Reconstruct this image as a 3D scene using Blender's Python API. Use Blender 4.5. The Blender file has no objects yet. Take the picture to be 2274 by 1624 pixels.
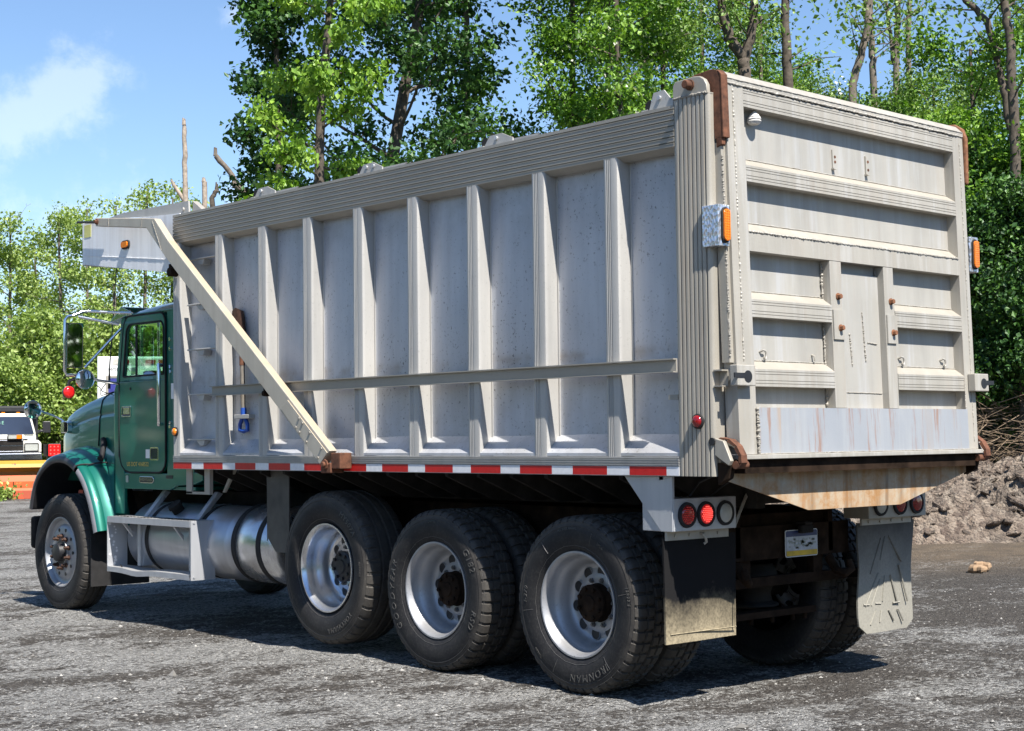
import bpy, math, random
import numpy as np
from mathutils import Vector, Matrix

C = bpy.context.scene
COL = C.collection

# ------------------------------------------------------------------ camera
CAM = np.array((-7.7136, -5.6959, 1.5108))
CR = np.array((0.75051, -0.66076, -0.01151)); CU = np.array((-0.02069, -0.04090, 0.99895)); CF = np.array((0.66053, 0.74948, 0.04437))
cd = bpy.data.cameras.new("camera"); cam = bpy.data.objects.new("camera", cd); COL.objects.link(cam)
cam.matrix_world = Matrix(((CR[0], CU[0], -CF[0], CAM[0]), (CR[1], CU[1], -CF[1], CAM[1]), (CR[2], CU[2], -CF[2], CAM[2]), (0, 0, 0, 1)))
cd.sensor_width = 36; cd.lens = 56.469; cd.clip_end = 3000; cd.clip_start = 0.1
C.camera = cam

# ------------------------------------------------------------------ sky, sun, exposure
SUN = Vector((-0.155, -0.72, 1.0)).normalized()
SUN_EL = math.asin(SUN.z); SUN_ROT = math.atan2(SUN.x, SUN.y)
C.render.engine = 'CYCLES'
C.view_settings.view_transform = 'Standard'
C.view_settings.look = 'None'
C.view_settings.exposure = 1.02
C.view_settings.gamma = 1
C.cycles.max_bounces = 8; C.cycles.transparent_max_bounces = 12; C.cycles.diffuse_bounces = 3; C.cycles.glossy_bounces = 3
C.cycles.use_denoising = True

sl = bpy.data.lights.new("sun", 'SUN'); sl.energy = 5.0; sl.angle = math.radians(0.53); sl.color = (1.0, 0.955, 0.88)
so = bpy.data.objects.new("sun", sl); COL.objects.link(so)
so.rotation_euler = (-SUN).to_track_quat('-Z', 'Y').to_euler(); so.location = (-5, -20, 40)


class G:
    """small node-graph helper"""
    def __init__(s, tree):
        s.t = tree; tree.nodes.clear()
    def n(s, typ, props=None, **ins):
        nd = s.t.nodes.new(typ)
        for k, v in (props or {}).items():
            setattr(nd, k, v)
        for k, v in ins.items():
            k = k.replace('_', ' ')
            if k.startswith('i') and k[1:].isdigit():
                sock = nd.inputs[int(k[1:])]
            else:
                sock = nd.inputs[k]
            s.set(sock, v)
        return nd
    def set(s, sock, v):
        if isinstance(v, bpy.types.NodeSocket):
            s.t.links.new(v, sock)
        elif isinstance(v, bpy.types.Node):
            s.t.links.new(v.outputs[0], sock)
        else:
            if sock.type == 'RGBA' and len(v) == 3:
                v = (*v, 1)
            sock.default_value = v
    def ramp(s, fac, *stops, interp='LINEAR'):
        r = s.t.nodes.new('ShaderNodeValToRGB'); r.color_ramp.interpolation = interp
        while len(r.color_ramp.elements) < len(stops):
            r.color_ramp.elements.new(0.5)
        for e, (p, c) in zip(r.color_ramp.elements, stops):
            e.position = p
            e.color = (c, c, c, 1) if isinstance(c, (int, float)) else (*c, 1)
        s.set(r.inputs[0], fac)
        return r.outputs[0]
    def mix(s, fac, a, b, mode='MIX'):
        m = s.t.nodes.new('ShaderNodeMix'); m.data_type = 'RGBA'; m.blend_type = mode
        s.set(m.inputs[0], fac); s.set(m.inputs[6], a); s.set(m.inputs[7], b)
        return m.outputs[2]
    def math(s, op, a, b=0.0, c=None):
        m = s.t.nodes.new('ShaderNodeMath'); m.operation = op
        s.set(m.inputs[0], a); s.set(m.inputs[1], b)
        if c is not None: s.set(m.inputs[2], c)
        return m.outputs[0]
    def coord(s, scale=(1, 1, 1), kind='Object', loc=(0, 0, 0), rot=(0, 0, 0)):
        tc = s.t.nodes.new('ShaderNodeTexCoord')
        mp = s.t.nodes.new('ShaderNodeMapping'); mp.inputs['Scale'].default_value = scale; mp.inputs['Location'].default_value = loc
        mp.inputs['Rotation'].default_value = rot
        s.t.links.new(tc.outputs[kind], mp.inputs[0])
        return mp.outputs[0]
    def noise(s, vec, scale, detail=4, rough=0.55, dist=0.0):
        nd = s.t.nodes.new('ShaderNodeTexNoise')
        nd.inputs['Scale'].default_value = scale; nd.inputs['Detail'].default_value = detail
        nd.inputs['Roughness'].default_value = rough; nd.inputs['Distortion'].default_value = dist
        s.set(nd.inputs['Vector'], vec)
        return nd.outputs[0]
    def vor(s, vec, scale, feature='F1', out=0):
        nd = s.t.nodes.new('ShaderNodeTexVoronoi'); nd.feature = feature
        nd.inputs['Scale'].default_value = scale
        s.set(nd.inputs['Vector'], vec)
        return nd.outputs[out]
    def upz(s):
        g = s.t.nodes.new('ShaderNodeNewGeometry'); x = s.t.nodes.new('ShaderNodeSeparateXYZ')
        s.t.links.new(g.outputs['True Normal'], x.inputs[0])
        return x.outputs[2]
    def bump(s, h, strength=0.3, dist=0.01):
        b = s.t.nodes.new('ShaderNodeBump'); b.inputs['Strength'].default_value = strength; b.inputs['Distance'].default_value = dist
        s.set(b.inputs['Height'], h)
        return b.outputs[0]
    def out(s, sh):
        o = s.t.nodes.new('ShaderNodeOutputMaterial'); s.set(o.inputs[0], sh)
    def pbsdf(s, **k):
        b = s.n('ShaderNodeBsdfPrincipled')
        for kk, v in k.items():
            s.set(b.inputs[kk.replace('_', ' ')], v)
        return b


W = bpy.data.worlds.new("World"); C.world = W; W.use_nodes = True
g = G(W.node_tree)
sky = g.n('ShaderNodeTexSky', dict(sky_type='NISHITA', sun_disc=False, sun_elevation=SUN_EL, sun_rotation=SUN_ROT, altitude=0.0, air_density=1.0, dust_density=0.02, ozone_density=1.3))
tc = g.n('ShaderNodeTexCoord')
def skydir(u, v):   # world direction of a feature of the sky
    d = CF + CR * (u - 1137) / 3567 - CU * (v - 812) / 3567
    return d / np.linalg.norm(d)
cl = None
gen = tc.outputs['Generated']
n1 = g.noise(gen, 14.0, 8, 0.62, 0.3); n2 = g.noise(gen, 46.0, 6, 0.65)
for (u, v, rad, amt) in ((15, 272, .030, 1.0), (60, 250, .030, 1.0), (110, 226, .028, 1.0), (155, 198, .026, .95), (200, 165, .024, .9), (250, 160, .018, .6), (35, 190, .020, .6), (65, 172, .014, .5), (130, 88, .016, .62), (158, 100, .012, .5), (235, 85, .013, .5), (515, 30, .014, .5), (-25, 300, .024, .9), (540, 430, .022, .9), (150, 560, .05, .55), (300, 520, .04, .5)):
    vm = g.n('ShaderNodeVectorMath', dict(operation='DISTANCE'), i0=gen, i1=tuple(skydir(u, v)))
    f = g.math('MULTIPLY', g.math('SUBTRACT', 1.0, g.math('DIVIDE', vm.outputs['Value'], rad * 1.25)), amt)
    cl = f if cl is None else g.math('MAXIMUM', cl, f)
cl = g.math('ADD', cl, g.math('MULTIPLY', g.math('SUBTRACT', n1, 0.5), 1.5))
cl = g.math('ADD', cl, g.math('MULTIPLY', g.math('SUBTRACT', n2, 0.5), 1.3))
cl = g.ramp(cl, (0.22, 0.0), (0.90, 1.0), interp='EASE')
skyb = g.mix(1.0, sky.outputs[0], (0.90, 1.0, 1.13), 'MULTIPLY')
skyc = g.mix(g.math('MULTIPLY', cl, 0.28), skyb, (8.8, 9.2, 10.4))
bg = g.n('ShaderNodeBackground', Color=skyc, Strength=0.076)
o = g.n('ShaderNodeOutputWorld', Surface=bg)


# ------------------------------------------------------------------ mesh helpers
def tag(o, label=None, cat=None, group=None, kind=None):
    if label: o['label'] = label
    if cat: o['category'] = cat
    if group: o['group'] = group
    if kind: o['kind'] = kind
    return o

def empty(name, loc=(0, 0, 0), rz=0.0):
    o = bpy.data.objects.new(name, None); COL.objects.link(o); o.location = loc; o.rotation_euler = (0, 0, rz)
    o.empty_display_size = 0.3
    return o

class MB:
    def __init__(s): s.v = []; s.f = []; s.m = []; s.mi = 0
    def add(s, vs, fs):
        o = len(s.v); s.v += [tuple(map(float, p)) for p in vs]
        s.f += [tuple(i + o for i in f) for f in fs]; s.m += [s.mi] * len(fs)
    def box(s, x0, x1, y0, y1, z0, z1):
        s.add([(x0, y0, z0), (x1, y0, z0), (x1, y1, z0), (x0, y1, z0), (x0, y0, z1), (x1, y0, z1), (x1, y1, z1), (x0, y1, z1)],
              [(0, 3, 2, 1), (4, 5, 6, 7), (0, 1, 5, 4), (1, 2, 6, 5), (2, 3, 7, 6), (3, 0, 4, 7)])
        return s
    def prism(s, poly, axis, a, b):
        """poly: 2D list; axis x: (y,z), y: (x,z), z: (x,y)"""
        ar = sum(p[0] * q[1] - q[0] * p[1] for p, q in zip(poly, poly[1:] + poly[:1]))
        if ar < 0: poly = poly[::-1]
        if a > b: a, b = b, a
        n = len(poly)
        def P(p, t):
            return {'x': (t, p[0], p[1]), 'y': (p[0], t, p[1]), 'z': (p[0], p[1], t)}[axis]
        vs = [P(p, a) for p in poly] + [P(p, b) for p in poly]
        fs = [tuple(range(n))[::-1], tuple(range(n, 2 * n))] + [(i, (i + 1) % n, n + (i + 1) % n, n + i) for i in range(n)]
        if axis == 'y': fs = [f[::-1] for f in fs]
        s.add(vs, fs); return s
    def tube(s, pts, r, n=8, caps=True):
        pts = [Vector(p) for p in pts]; m = len(pts)
        rs = r if isinstance(r, (list, tuple)) else [r] * m
        ref = Vector((0, 0, 1)); vs = []
        t0 = (pts[1] - pts[0]).normalized()
        if abs(t0.z) > 0.9: ref = Vector((1, 0, 0))
        u = t0.cross(ref).normalized()
        for i, p in enumerate(pts):
            t = (pts[min(i + 1, m - 1)] - pts[max(i - 1, 0)]).normalized()
            u = (u - t * u.dot(t)).normalized(); w = t.cross(u)
            for k in range(n):
                a = 2 * math.pi * k / n
                vs.append(p + (u * math.cos(a) + w * math.sin(a)) * rs[i])
        fs = [(i * n + k, i * n + (k + 1) % n, (i + 1) * n + (k + 1) % n, (i + 1) * n + k) for i in range(m - 1) for k in range(n)]
        if caps: fs += [tuple(range(n))[::-1], tuple(range((m - 1) * n, m * n))]
        s.add(vs, fs); return s
    def lathe(s, prof, c=(0, 0, 0), axis='x', n=48, a0=0.0, a1=2 * math.pi, caps=False):
        full = abs(a1 - a0 - 2 * math.pi) < 1e-6; k = n if full else n + 1; vs = []
        for (x, r) in prof:
            for j in range(k):
                a = a0 + (a1 - a0) * j / n; p, q = r * math.cos(a), r * math.sin(a)
                vs.append({'x': (c[0] + x, c[1] + p, c[2] + q), 'y': (c[0] + q, c[1] + x, c[2] + p), 'z': (c[0] + p, c[1] + q, c[2] + x)}[axis])
        fs = []
        for i in range(len(prof) - 1):
            for j in range(n):
                j2 = (j + 1) % k
                fs.append((i * k + j, i * k + j2, (i + 1) * k + j2, (i + 1) * k + j)[::-1])
        if caps:
            fs.append(tuple(range(k))); fs.append(tuple(range((len(prof) - 1) * k, len(prof) * k))[::-1])
        s.add(vs, fs); return s
    def cyl(s, c, r, x0, x1, axis='x', n=24, r1=None):
        return s.lathe([(x0, r), (x1, r if r1 is None else r1)], c, axis, n, caps=True)
    def ring(s, outer, inner, axis, a, b):
        """panel with a hole; outer & inner loops of equal length"""
        n = len(outer)
        def P(p, t): return {'x': (t, p[0], p[1]), 'y': (p[0], t, p[1]), 'z': (p[0], p[1], t)}[axis]
        vs = [P(p, a) for p in outer] + [P(p, a) for p in inner] + [P(p, b) for p in outer] + [P(p, b) for p in inner]
        fs = []
        for i in range(n):
            j = (i + 1) % n
            fs += [(i, j, n + j, n + i), (2 * n + i, 3 * n + i, 3 * n + j, 2 * n + j), (i, 2 * n + i, 2 * n + j, j), (n + i, n + j, 3 * n + j, 3 * n + i)]
        s.add(vs, fs); return s
    def grid(s, rows, closed=False):
        n = len(rows[0]); m = len(rows)
        fs = [(i * n + j, i * n + (j + 1) % n, (i + 1) * n + (j + 1) % n, (i + 1) * n + j) for i in range(m - 1) for j in range(n if closed else n - 1)]
        s.add([p for r in rows for p in r], fs); return s
    def weld(s, p0, p1, r, rnd, n=None, jit=0.35):
        p0 = Vector(p0); p1 = Vector(p1); L = (p1 - p0).length; n = n or max(6, int(L / (r * 1.1)))
        pts = []; rs = []
        for i in range(n + 1):
            q = p0.lerp(p1, i / n); pts.append(q + Vector((rnd.uniform(-1, 1), rnd.uniform(-1, 1), rnd.uniform(-1, 1))) * r * 0.3)
            rs.append(r * (1 + rnd.uniform(-jit, jit)) * (1.0 if i % 2 else 0.72))
        return s.tube(pts, rs, 6)
    def xf(s, fn): s.v = [fn(*p) for p in s.v]; return s
    def _w(s, p0, p1, r, rnd, n=None, jit=0.35): return s.weld(p0, p1, r * .75, rnd, n, jit * .7)
    def build(s, name, mats, parent=None, smooth=None, bevel=None, seg=2):
        me = bpy.data.meshes.new(name); me.from_pydata(s.v, [], s.f); me.validate()
        mats = mats if isinstance(mats, (list, tuple)) else [mats]
        for m in mats: me.materials.append(m)
        if len(mats) > 1 and len(me.polygons) == len(s.m): me.polygons.foreach_set('material_index', s.m)
        if smooth is not None:
            me.polygons.foreach_set('use_smooth', [True] * len(me.polygons)); me.set_sharp_from_angle(angle=math.radians(smooth))
        me.update()
        o = bpy.data.objects.new(name, me); COL.objects.link(o)
        if parent: o.parent = parent
        if bevel:
            b = o.modifiers.new('bevel', 'BEVEL'); b.width = bevel; b.segments = seg; b.limit_method = 'ANGLE'; b.angle_limit = math.radians(40)
            b.harden_normals = False
        return o

def rrect(x0, x1, z0, z1, r, n=6):
    """rounded rectangle loop; r = (bl, br, tr, tl) or one number"""
    r = r if isinstance(r, tuple) else (r,) * 4; out = []
    for (cx, cz, rr, a) in ((x0 + r[0], z0 + r[0], r[0], 180), (x1 - r[1], z0 + r[1], r[1], 270), (x1 - r[2], z1 - r[2], r[2], 0), (x0 + r[3], z1 - r[3], r[3], 90)):
        for k in range(n + 1):
            t = math.radians(a + 90 * k / n); out.append((cx + rr * math.cos(t), cz + rr * math.sin(t)))
    return out

def ellipse(cx, cz, rx, rz, n=24):
    return [(cx + rx * math.cos(2 * math.pi * k / n), cz + rz * math.sin(2 * math.pi * k / n)) for k in range(n)]

_txt = {}
def text(s, size=1.0, extrude=0.0, shear=0.0, spacing=1.0):
    key = (s, size, extrude, shear, spacing)
    if key not in _txt:
        cu = bpy.data.curves.new('t', 'FONT'); cu.body = s; cu.size = size; cu.extrude = extrude; cu.align_x = 'CENTER'; cu.align_y = 'CENTER'
        cu.shear = shear; cu.space_character = spacing; cu.resolution_u = 3
        ob = bpy.data.objects.new('t', cu); COL.objects.link(ob)
        dg = bpy.context.evaluated_depsgraph_get(); dg.update()
        me = bpy.data.meshes.new_from_object(ob.evaluated_get(dg))
        _txt[key] = ([tuple(v.co) for v in me.vertices], [tuple(p.vertices) for p in me.polygons])
        bpy.data.objects.remove(ob); bpy.data.curves.remove(cu); bpy.data.meshes.remove(me)
    return _txt[key]


def at(u, D):
    """ground point straight below column u of the photograph (2274 wide) at distance D"""
    d = CF + CR * (u - 1137) / 3567; d = d[:2] / np.linalg.norm(d[:2])
    return CAM[:2] + D * d

def vnoise(x, y, scale, seed):
    x = x * scale; y = y * scale; xi = np.floor(x).astype(np.int64); yi = np.floor(y).astype(np.int64)
    fx = x - xi; fy = y - yi; fx = fx * fx * (3 - 2 * fx); fy = fy * fy * (3 - 2 * fy)
    def h(a, b):
        k = (a * 374761393 + b * 668265263 + seed * 974634777) & 0xffffffff
        k = ((k ^ (k >> 13)) * 1274126177) & 0xffffffff
        return ((k ^ (k >> 16)) & 0xffff) / 65535.0
    return (h(xi, yi) * (1 - fx) + h(xi + 1, yi) * fx) * (1 - fy) + (h(xi, yi + 1) * (1 - fx) + h(xi + 1, yi + 1) * fx) * fy

# ------------------------------------------------------------------ materials
def newmat(name):
    m = bpy.data.materials.new(name); m.use_nodes = True
    return m, G(m.node_tree)

def alu(name, base, base2, rough=0.45, metal=0.35, speck=0.0, dirt=0.7, dirtc=(0.32, 0.29, 0.24), streak=0.0, streakc=(0.62, 0.62, 0.62), rust=0.0, coat=0.0, seed=0.0, bump=0.12, vst=0.35, stain=None):
    m, g = newmat(name)
    v = g.coord((1, 1, 1), loc=(seed, seed * 2, seed * 3)); vs = g.coord((9, 9, 0.7), loc=(seed, 0, seed))
    n1 = g.noise(v, 1.6, 7, 0.62); n2 = g.noise(vs, 1.0, 5, 0.6)
    col = g.mix(g.ramp(n1, (0.3, 0), (0.7, 1)), base, base2)
    col = g.mix(g.math('MULTIPLY', g.ramp(n2, (0.42, 0), (0.75, 1)), vst), col, tuple(c * 0.55 for c in base))
    if streak:
        n3 = g.noise(g.coord((14, 14, 0.9), loc=(seed + 3, 1, 2)), 1.0, 6, 0.65)
        col = g.mix(g.math('MULTIPLY', g.ramp(n3, (0.50, 0), (0.64, 1)), streak), col, streakc)
    if rust:
        n4 = g.noise(g.coord((7, 7, 0.5), loc=(seed + 8, 1, 2)), 1.0, 6, 0.7)
        col = g.mix(g.math('MULTIPLY', g.math('MULTIPLY', g.ramp(n4, (0.53, 0), (0.66, 1)), g.ramp(g.noise(g.coord((1.6, 1.6, .2), loc=(seed, 3, 1)), 1.0, 2), (0.42, 0.0), (0.56, 1.0))), rust), col, (0.42, 0.24, 0.09))
        n5 = g.noise(g.coord((22, 22, 1.3), loc=(seed + 5, 7, 2)), 1.0, 5, 0.7)
        col = g.mix(g.math('MULTIPLY', g.ramp(n5, (0.55, 0), (0.66, 1)), rust), col, (0.28, 0.11, 0.035))
    if stain: col = stain(g, v, col)
    if speck:
        sp = g.noise(v, 55, 3, 0.6); big = g.noise(v, 1.1, 3)
        thr = g.math('MULTIPLY', g.ramp(sp, (0.62, 0), (0.67, 1)), g.ramp(big, (0.35, 0.2), (0.65, 1)))
        col = g.mix(g.math('MULTIPLY', thr, speck), col, (0.06, 0.055, 0.05))
    if dirt:
        up = g.ramp(g.upz(), (0.62, 0), (0.85, 1)); dn = g.noise(v, 5, 5, 0.6)
        col = g.mix(g.math('MULTIPLY', g.math('MULTIPLY', up, g.ramp(dn, (0.2, 0.55), (0.6, 1))), dirt), col, dirtc)
    rr = g.math('MULTIPLY_ADD', n1, 0.25, rough - 0.12)
    b = g.pbsdf(Base_Color=col, Roughness=rr, Metallic=metal)
    g.set(b.inputs['Normal'], g.bump(g.math('ADD', g.noise(v, 90, 3), g.math('MULTIPLY', n1, 2.0)), bump, 0.004))
    g.out(b.outputs[0]); return m

def plain(name, col, rough=0.5, metal=0.0, var=0.25, scale=12, bump=0.1, coat=0.0, emis=None, estr=0.0, spec=None, dust=0.0):
    m, g = newmat(name); v = g.coord()
    n = g.noise(v, scale, 5, 0.6)
    c = g.mix(g.ramp(n, (0.3, 0), (0.72, 1)), tuple(x * (1 - var) for x in col), tuple(min(1, x * (1 + var)) for x in col))
    if dust:
        dn = g.noise(v, 3.1, 6, 0.65)
        c = g.mix(g.math('MULTIPLY', g.ramp(dn, (0.35, 0), (0.7, 1)), dust), c, (0.30, 0.27, 0.22))
    b = g.pbsdf(Base_Color=c, Roughness=rough, Metallic=metal)
    if coat: g.set(b.inputs['Coat Weight'], coat); g.set(b.inputs['Coat Roughness'], 0.08)
    if spec is not None: g.set(b.inputs['Specular IOR Level'], spec)
    if emis: g.set(b.inputs['Emission Color'], emis); g.set(b.inputs['Emission Strength'], estr)
    if bump: g.set(b.inputs['Normal'], g.bump(n, bump, 0.003))
    g.out(b.outputs[0]); return m

def zramp(g, v, i, *stops):
    sp = g.n('ShaderNodeSeparateXYZ', i0=v); return g.ramp(g.math('MULTIPLY', sp.outputs[i], 0.1), *[(p * 0.1, c) for p, c in stops])
def panel_stain(g, v, col):
    n = g.noise(v, 4.0, 6, 0.65); n2 = g.noise(v, 0.9, 3)
    k = g.math('MULTIPLY', zramp(g, v, 2, (2.55, 0), (3.12, 1)), g.ramp(n, (0.35, 0.1), (0.65, 0.9)))
    col = g.mix(g.math('MULTIPLY', k, 0.45), col, (0.16, 0.145, 0.13))
    line = g.math('MULTIPLY', zramp(g, v, 2, (1.93, 0), (1.975, 1), (1.99, 1), (2.04, 0)), g.ramp(n, (0.42, 0), (0.60, 1)))
    col = g.mix(g.math('MULTIPLY', line, 0.5), col, (0.27, 0.19, 0.12))
    low = g.math('MULTIPLY', zramp(g, v, 2, (1.5, 1), (2.3, 0)), g.ramp(g.noise(v, 2.3, 6, 0.7), (0.42, 0), (0.68, 1)))
    col = g.mix(g.math('MULTIPLY', low, 0.45), col, (0.30, 0.265, 0.21))
    return g.mix(g.math('MULTIPLY', g.ramp(n2, (0.35, 1), (0.6, 0)), 0.18), col, (0.25, 0.25, 0.27))
def rail_stain(g, v, col):
    k = g.math('MULTIPLY', zramp(g, v, 1, (0.36, 0.2), (0.42, 1), (0.50, 1), (0.60, 0)), g.ramp(g.noise(v, 7, 5, 0.6), (0.3, 0.5), (0.6, 1)))
    col = g.mix(g.math('MULTIPLY', k, 0.75), col, (0.085, 0.060, 0.042))
    return g.mix(g.math('MULTIPLY', g.ramp(g.noise(v, 0.8, 4, 0.6), (0.45, 0), (0.7, 1)), 0.3), col, (0.22, 0.19, 0.15))
def post_stain(g, v, col):
    k = g.math('MULTIPLY', zramp(g, v, 1, (0.045, 1), (0.085, 0)), g.math('MULTIPLY', g.ramp(g.noise(v, 2.2, 5, 0.6), (0.3, 0.25), (0.65, 1)), zramp(g, v, 2, (1.4, 0.5), (2.2, 0.4), (3.2, 1))))
    return g.mix(g.math('MULTIPLY', k, 0.8), col, (0.36, 0.235, 0.10))
def apron_stain(g, v, col):
    n = g.noise(v, 9, 7, 0.75)
    col = g.mix(g.math('MULTIPLY', g.ramp(n, (0.52, 0), (0.64, 1)), 0.6), col, (0.12, 0.10, 0.08))
    return g.mix(g.math('MULTIPLY', zramp(g, v, 0, (0.50, 0), (0.85, 1)), g.math('MULTIPLY', g.ramp(n, (0.35, 0.1), (0.6, 1)), 0.7)), col, (0.36, 0.17, 0.045))

M = {}
M['panel'] = alu('weathered_aluminium_sheet', (0.505, 0.52, 0.56), (0.59, 0.60, 0.63), 0.48, 0.3, speck=0.8, dirt=0.7, streak=0.15, stain=panel_stain)
M['rib'] = alu('weathered_aluminium_rib', (0.42, 0.408, 0.388), (0.48, 0.465, 0.435), 0.5, 0.2, speck=0.25, dirt=0.7, seed=2.0)
M['rail'] = alu('dusty_aluminium_rail', (0.30, 0.28, 0.24), (0.37, 0.345, 0.30), 0.5, 0.2, speck=0.1, dirt=0.9, seed=4.0, vst=0.1, stain=rail_stain)
M['post'] = alu('dusty_aluminium_post', (0.345, 0.318, 0.27), (0.40, 0.37, 0.315), 0.5, 0.2, dirt=0.7, seed=6.0, rust=0.12, stain=post_stain)
M['gate'] = alu('tailgate_aluminium', (0.335, 0.315, 0.275), (0.385, 0.362, 0.318), 0.55, 0.1, dirt=0.8, streak=0.2, seed=8.0, rust=0.06)
M['gatepanel'] = alu('tailgate_panel_aluminium', (0.345, 0.33, 0.298), (0.405, 0.388, 0.352), 0.52, 0.12, dirt=0.8, streak=0.40, streakc=(0.47, 0.48, 0.50), seed=10.0, rust=0.05)
M['gateplate'] = alu('bare_aluminium_plate', (0.30, 0.318, 0.35), (0.35, 0.362, 0.38), 0.45, 0.15, dirt=0.5, streak=0.22, streakc=(0.46, 0.46, 0.45), seed=12.0, rust=0.6, vst=0.12)
M['apron'] = alu('rust_streaked_apron', (0.37, 0.33, 0.255), (0.46, 0.42, 0.34), 0.65, 0.0, dirt=0.3, streak=0.8, streakc=(0.09, 0.075, 0.06), seed=14.0, rust=0.55, stain=apron_stain)
M['brightalu'] = alu('clean_white_aluminium', (0.43, 0.44, 0.47), (0.49, 0.50, 0.51), 0.42, 0.3, dirt=0.4, seed=16.0)
M['weld'] = plain('weld_bead', (0.28, 0.26, 0.225), 0.6, 0.0, 0.3, 80, 0.5)
M['shield'] = alu('weathered_white_shield', (0.80, 0.81, 0.83), (0.86, 0.86, 0.86), 0.45, 0.0, dirt=0.4, seed=31.0, streak=0.15, streakc=(0.45, 0.42, 0.38), rust=0.08)
M['tank'] = alu('brushed_tank_aluminium', (0.46, 0.48, 0.52), (0.53, 0.54, 0.57), 0.36, 0.75, dirt=0.35, seed=18.0, bump=0.03)
M['polished'] = alu('polished_aluminium', (0.66, 0.67, 0.70), (0.74, 0.75, 0.77), 0.25, 0.85, dirt=0.2, speck=0.25, seed=20.0, bump=0.02)
M['wheelalu'] = alu('dusty_wheel_aluminium', (0.33, 0.335, 0.35), (0.43, 0.435, 0.45), 0.42, 0.5, dirt=0.2, speck=0.5, seed=22.0, bump=0.03)
M['chrome'] = plain('chrome', (0.78, 0.79, 0.81), 0.1, 1.0, 0.06, 6, 0)
M['rust'] = plain('rusted_steel', (0.125, 0.050, 0.026), 0.85, 0.1, 0.55, 22, 0.5)
M['rustlight'] = plain('orange_rusted_steel', (0.20, 0.085, 0.040), 0.85, 0.05, 0.45, 30, 0.4)
M['darkrust'] = plain('grimy_rusted_frame', (0.024, 0.015, 0.010), 0.9, 0.0, 0.6, 9, 0.4, spec=0.08)
M['darksteel'] = plain('grimy_dark_steel', (0.020, 0.018, 0.017), 0.85, 0.0, 0.5, 8, 0.3, dust=0.05, spec=0.1)
M['blackplastic'] = plain('black_plastic', (0.016, 0.016, 0.018), 0.45, 0.0, 0.2, 12, 0.1)
M['blackrubber'] = plain('black_rubber', (0.018, 0.018, 0.02), 0.7, 0.0, 0.3, 12, 0.2, dust=0.05, spec=0.2)
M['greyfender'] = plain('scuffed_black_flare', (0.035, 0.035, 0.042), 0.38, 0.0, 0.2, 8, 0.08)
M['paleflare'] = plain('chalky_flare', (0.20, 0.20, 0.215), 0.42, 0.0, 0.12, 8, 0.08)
M['white'] = plain('white_paint', (0.78, 0.78, 0.76), 0.4, 0.0, 0.04, 3, 0.02)
M['cream'] = plain('cream_white_paint', (0.72, 0.70, 0.63), 0.35, 0.0, 0.06, 3, 0.02, coat=0.5)
M['redrefl'] = plain('red_reflective_tape', (0.50, 0.012, 0.012), 0.38, 0.0, 0.12, 30, 0.1)
M['whiterefl'] = plain('white_reflective_tape', (0.74, 0.74, 0.75), 0.4, 0.0, 0.08, 30, 0.1)
M['redlens'] = plain('red_lens', (0.24, 0.004, 0.006), 0.12, 0.0, 0.1, 40, 0.05, coat=0.6)
M['redlit'] = plain('lit_red_lens', (0.60, 0.008, 0.008), 0.15, 0.0, 0.1, 40, 0.05, coat=0.6, emis=(1, 0.03, 0.03), estr=0.10)
M['redhot'] = plain('red_diode', (0.9, 0.05, 0.04), 0.2, 0.0, 0.1, 40, 0.0, emis=(1, 0.10, 0.08), estr=0.7)
M['amber'] = plain('amber_lens', (0.80, 0.20, 0.006), 0.15, 0.0, 0.15, 60, 0.1, coat=0.6)
M['clearlens'] = plain('cloudy_clear_lens', (0.40, 0.41, 0.38), 0.2, 0.0, 0.1, 30, 0.1, coat=0.6)
M['yellow'] = plain('yellow_sticker', (0.62, 0.60, 0.20), 0.5, 0, 0.06)
M['gold'] = plain('gold_lettering', (0.62, 0.46, 0.12), 0.4, 0.3, 0.1)
M['blue'] = plain('blue_plastic', (0.012, 0.06, 0.30), 0.4, 0, 0.1)
M['wood'] = plain('worn_wood_handle', (0.15, 0.132, 0.11), 0.7, 0, 0.25, 20)
M['nest'] = plain('grey_paper_nest', (0.62, 0.60, 0.57), 0.9, 0, 0.3, 45, 0.4)
M['dirtyclay'] = plain('brown_clod', (0.30, 0.20, 0.12), 0.95, 0, 0.4, 9, 0.6)
M['interior'] = plain('dark_cab_lining', (0.03, 0.032, 0.033), 0.8, 0, 0.2)
M['mirror'] = plain('mirror_glass', (0.85, 0.87, 0.87), 0.02, 1.0, 0.0, 5, 0)
M['bark'] = plain('dark_bark', (0.085, 0.068, 0.052), 0.95, 0, 0.5, 14, 0.9)
M['barkpale'] = plain('pale_bark', (0.15, 0.124, 0.10), 0.95, 0, 0.4, 14, 0.8)
M['deadwood'] = plain('dead_grey_wood', (0.33, 0.27, 0.215), 0.95, 0, 0.4, 10, 0.8)
M['brush'] = plain('dry_brush_twigs', (0.20, 0.145, 0.095), 0.95, 0, 0.45, 8, 0.3)

def green_paint():
    m, g = newmat('green_metallic_paint'); v = g.coord()
    n = g.noise(v, 1.3, 4); dn = g.noise(v, 2.6, 6, 0.65)
    c = g.mix(n, (0.003, 0.125, 0.092), (0.005, 0.150, 0.110))
    c = g.mix(g.math('MULTIPLY', g.ramp(dn, (0.5, 0), (0.8, 1)), 0.05), c, (0.20, 0.19, 0.16))
    b = g.pbsdf(Base_Color=c, Roughness=0.38, Metallic=0.35, Coat_Weight=0.8, Coat_Roughness=0.06)
    g.set(b.inputs['Normal'], g.bump(g.noise(v, 3.0, 2), 0.05, 0.02))
    g.out(b.outputs[0]); return m
M['green'] = green_paint()

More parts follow.
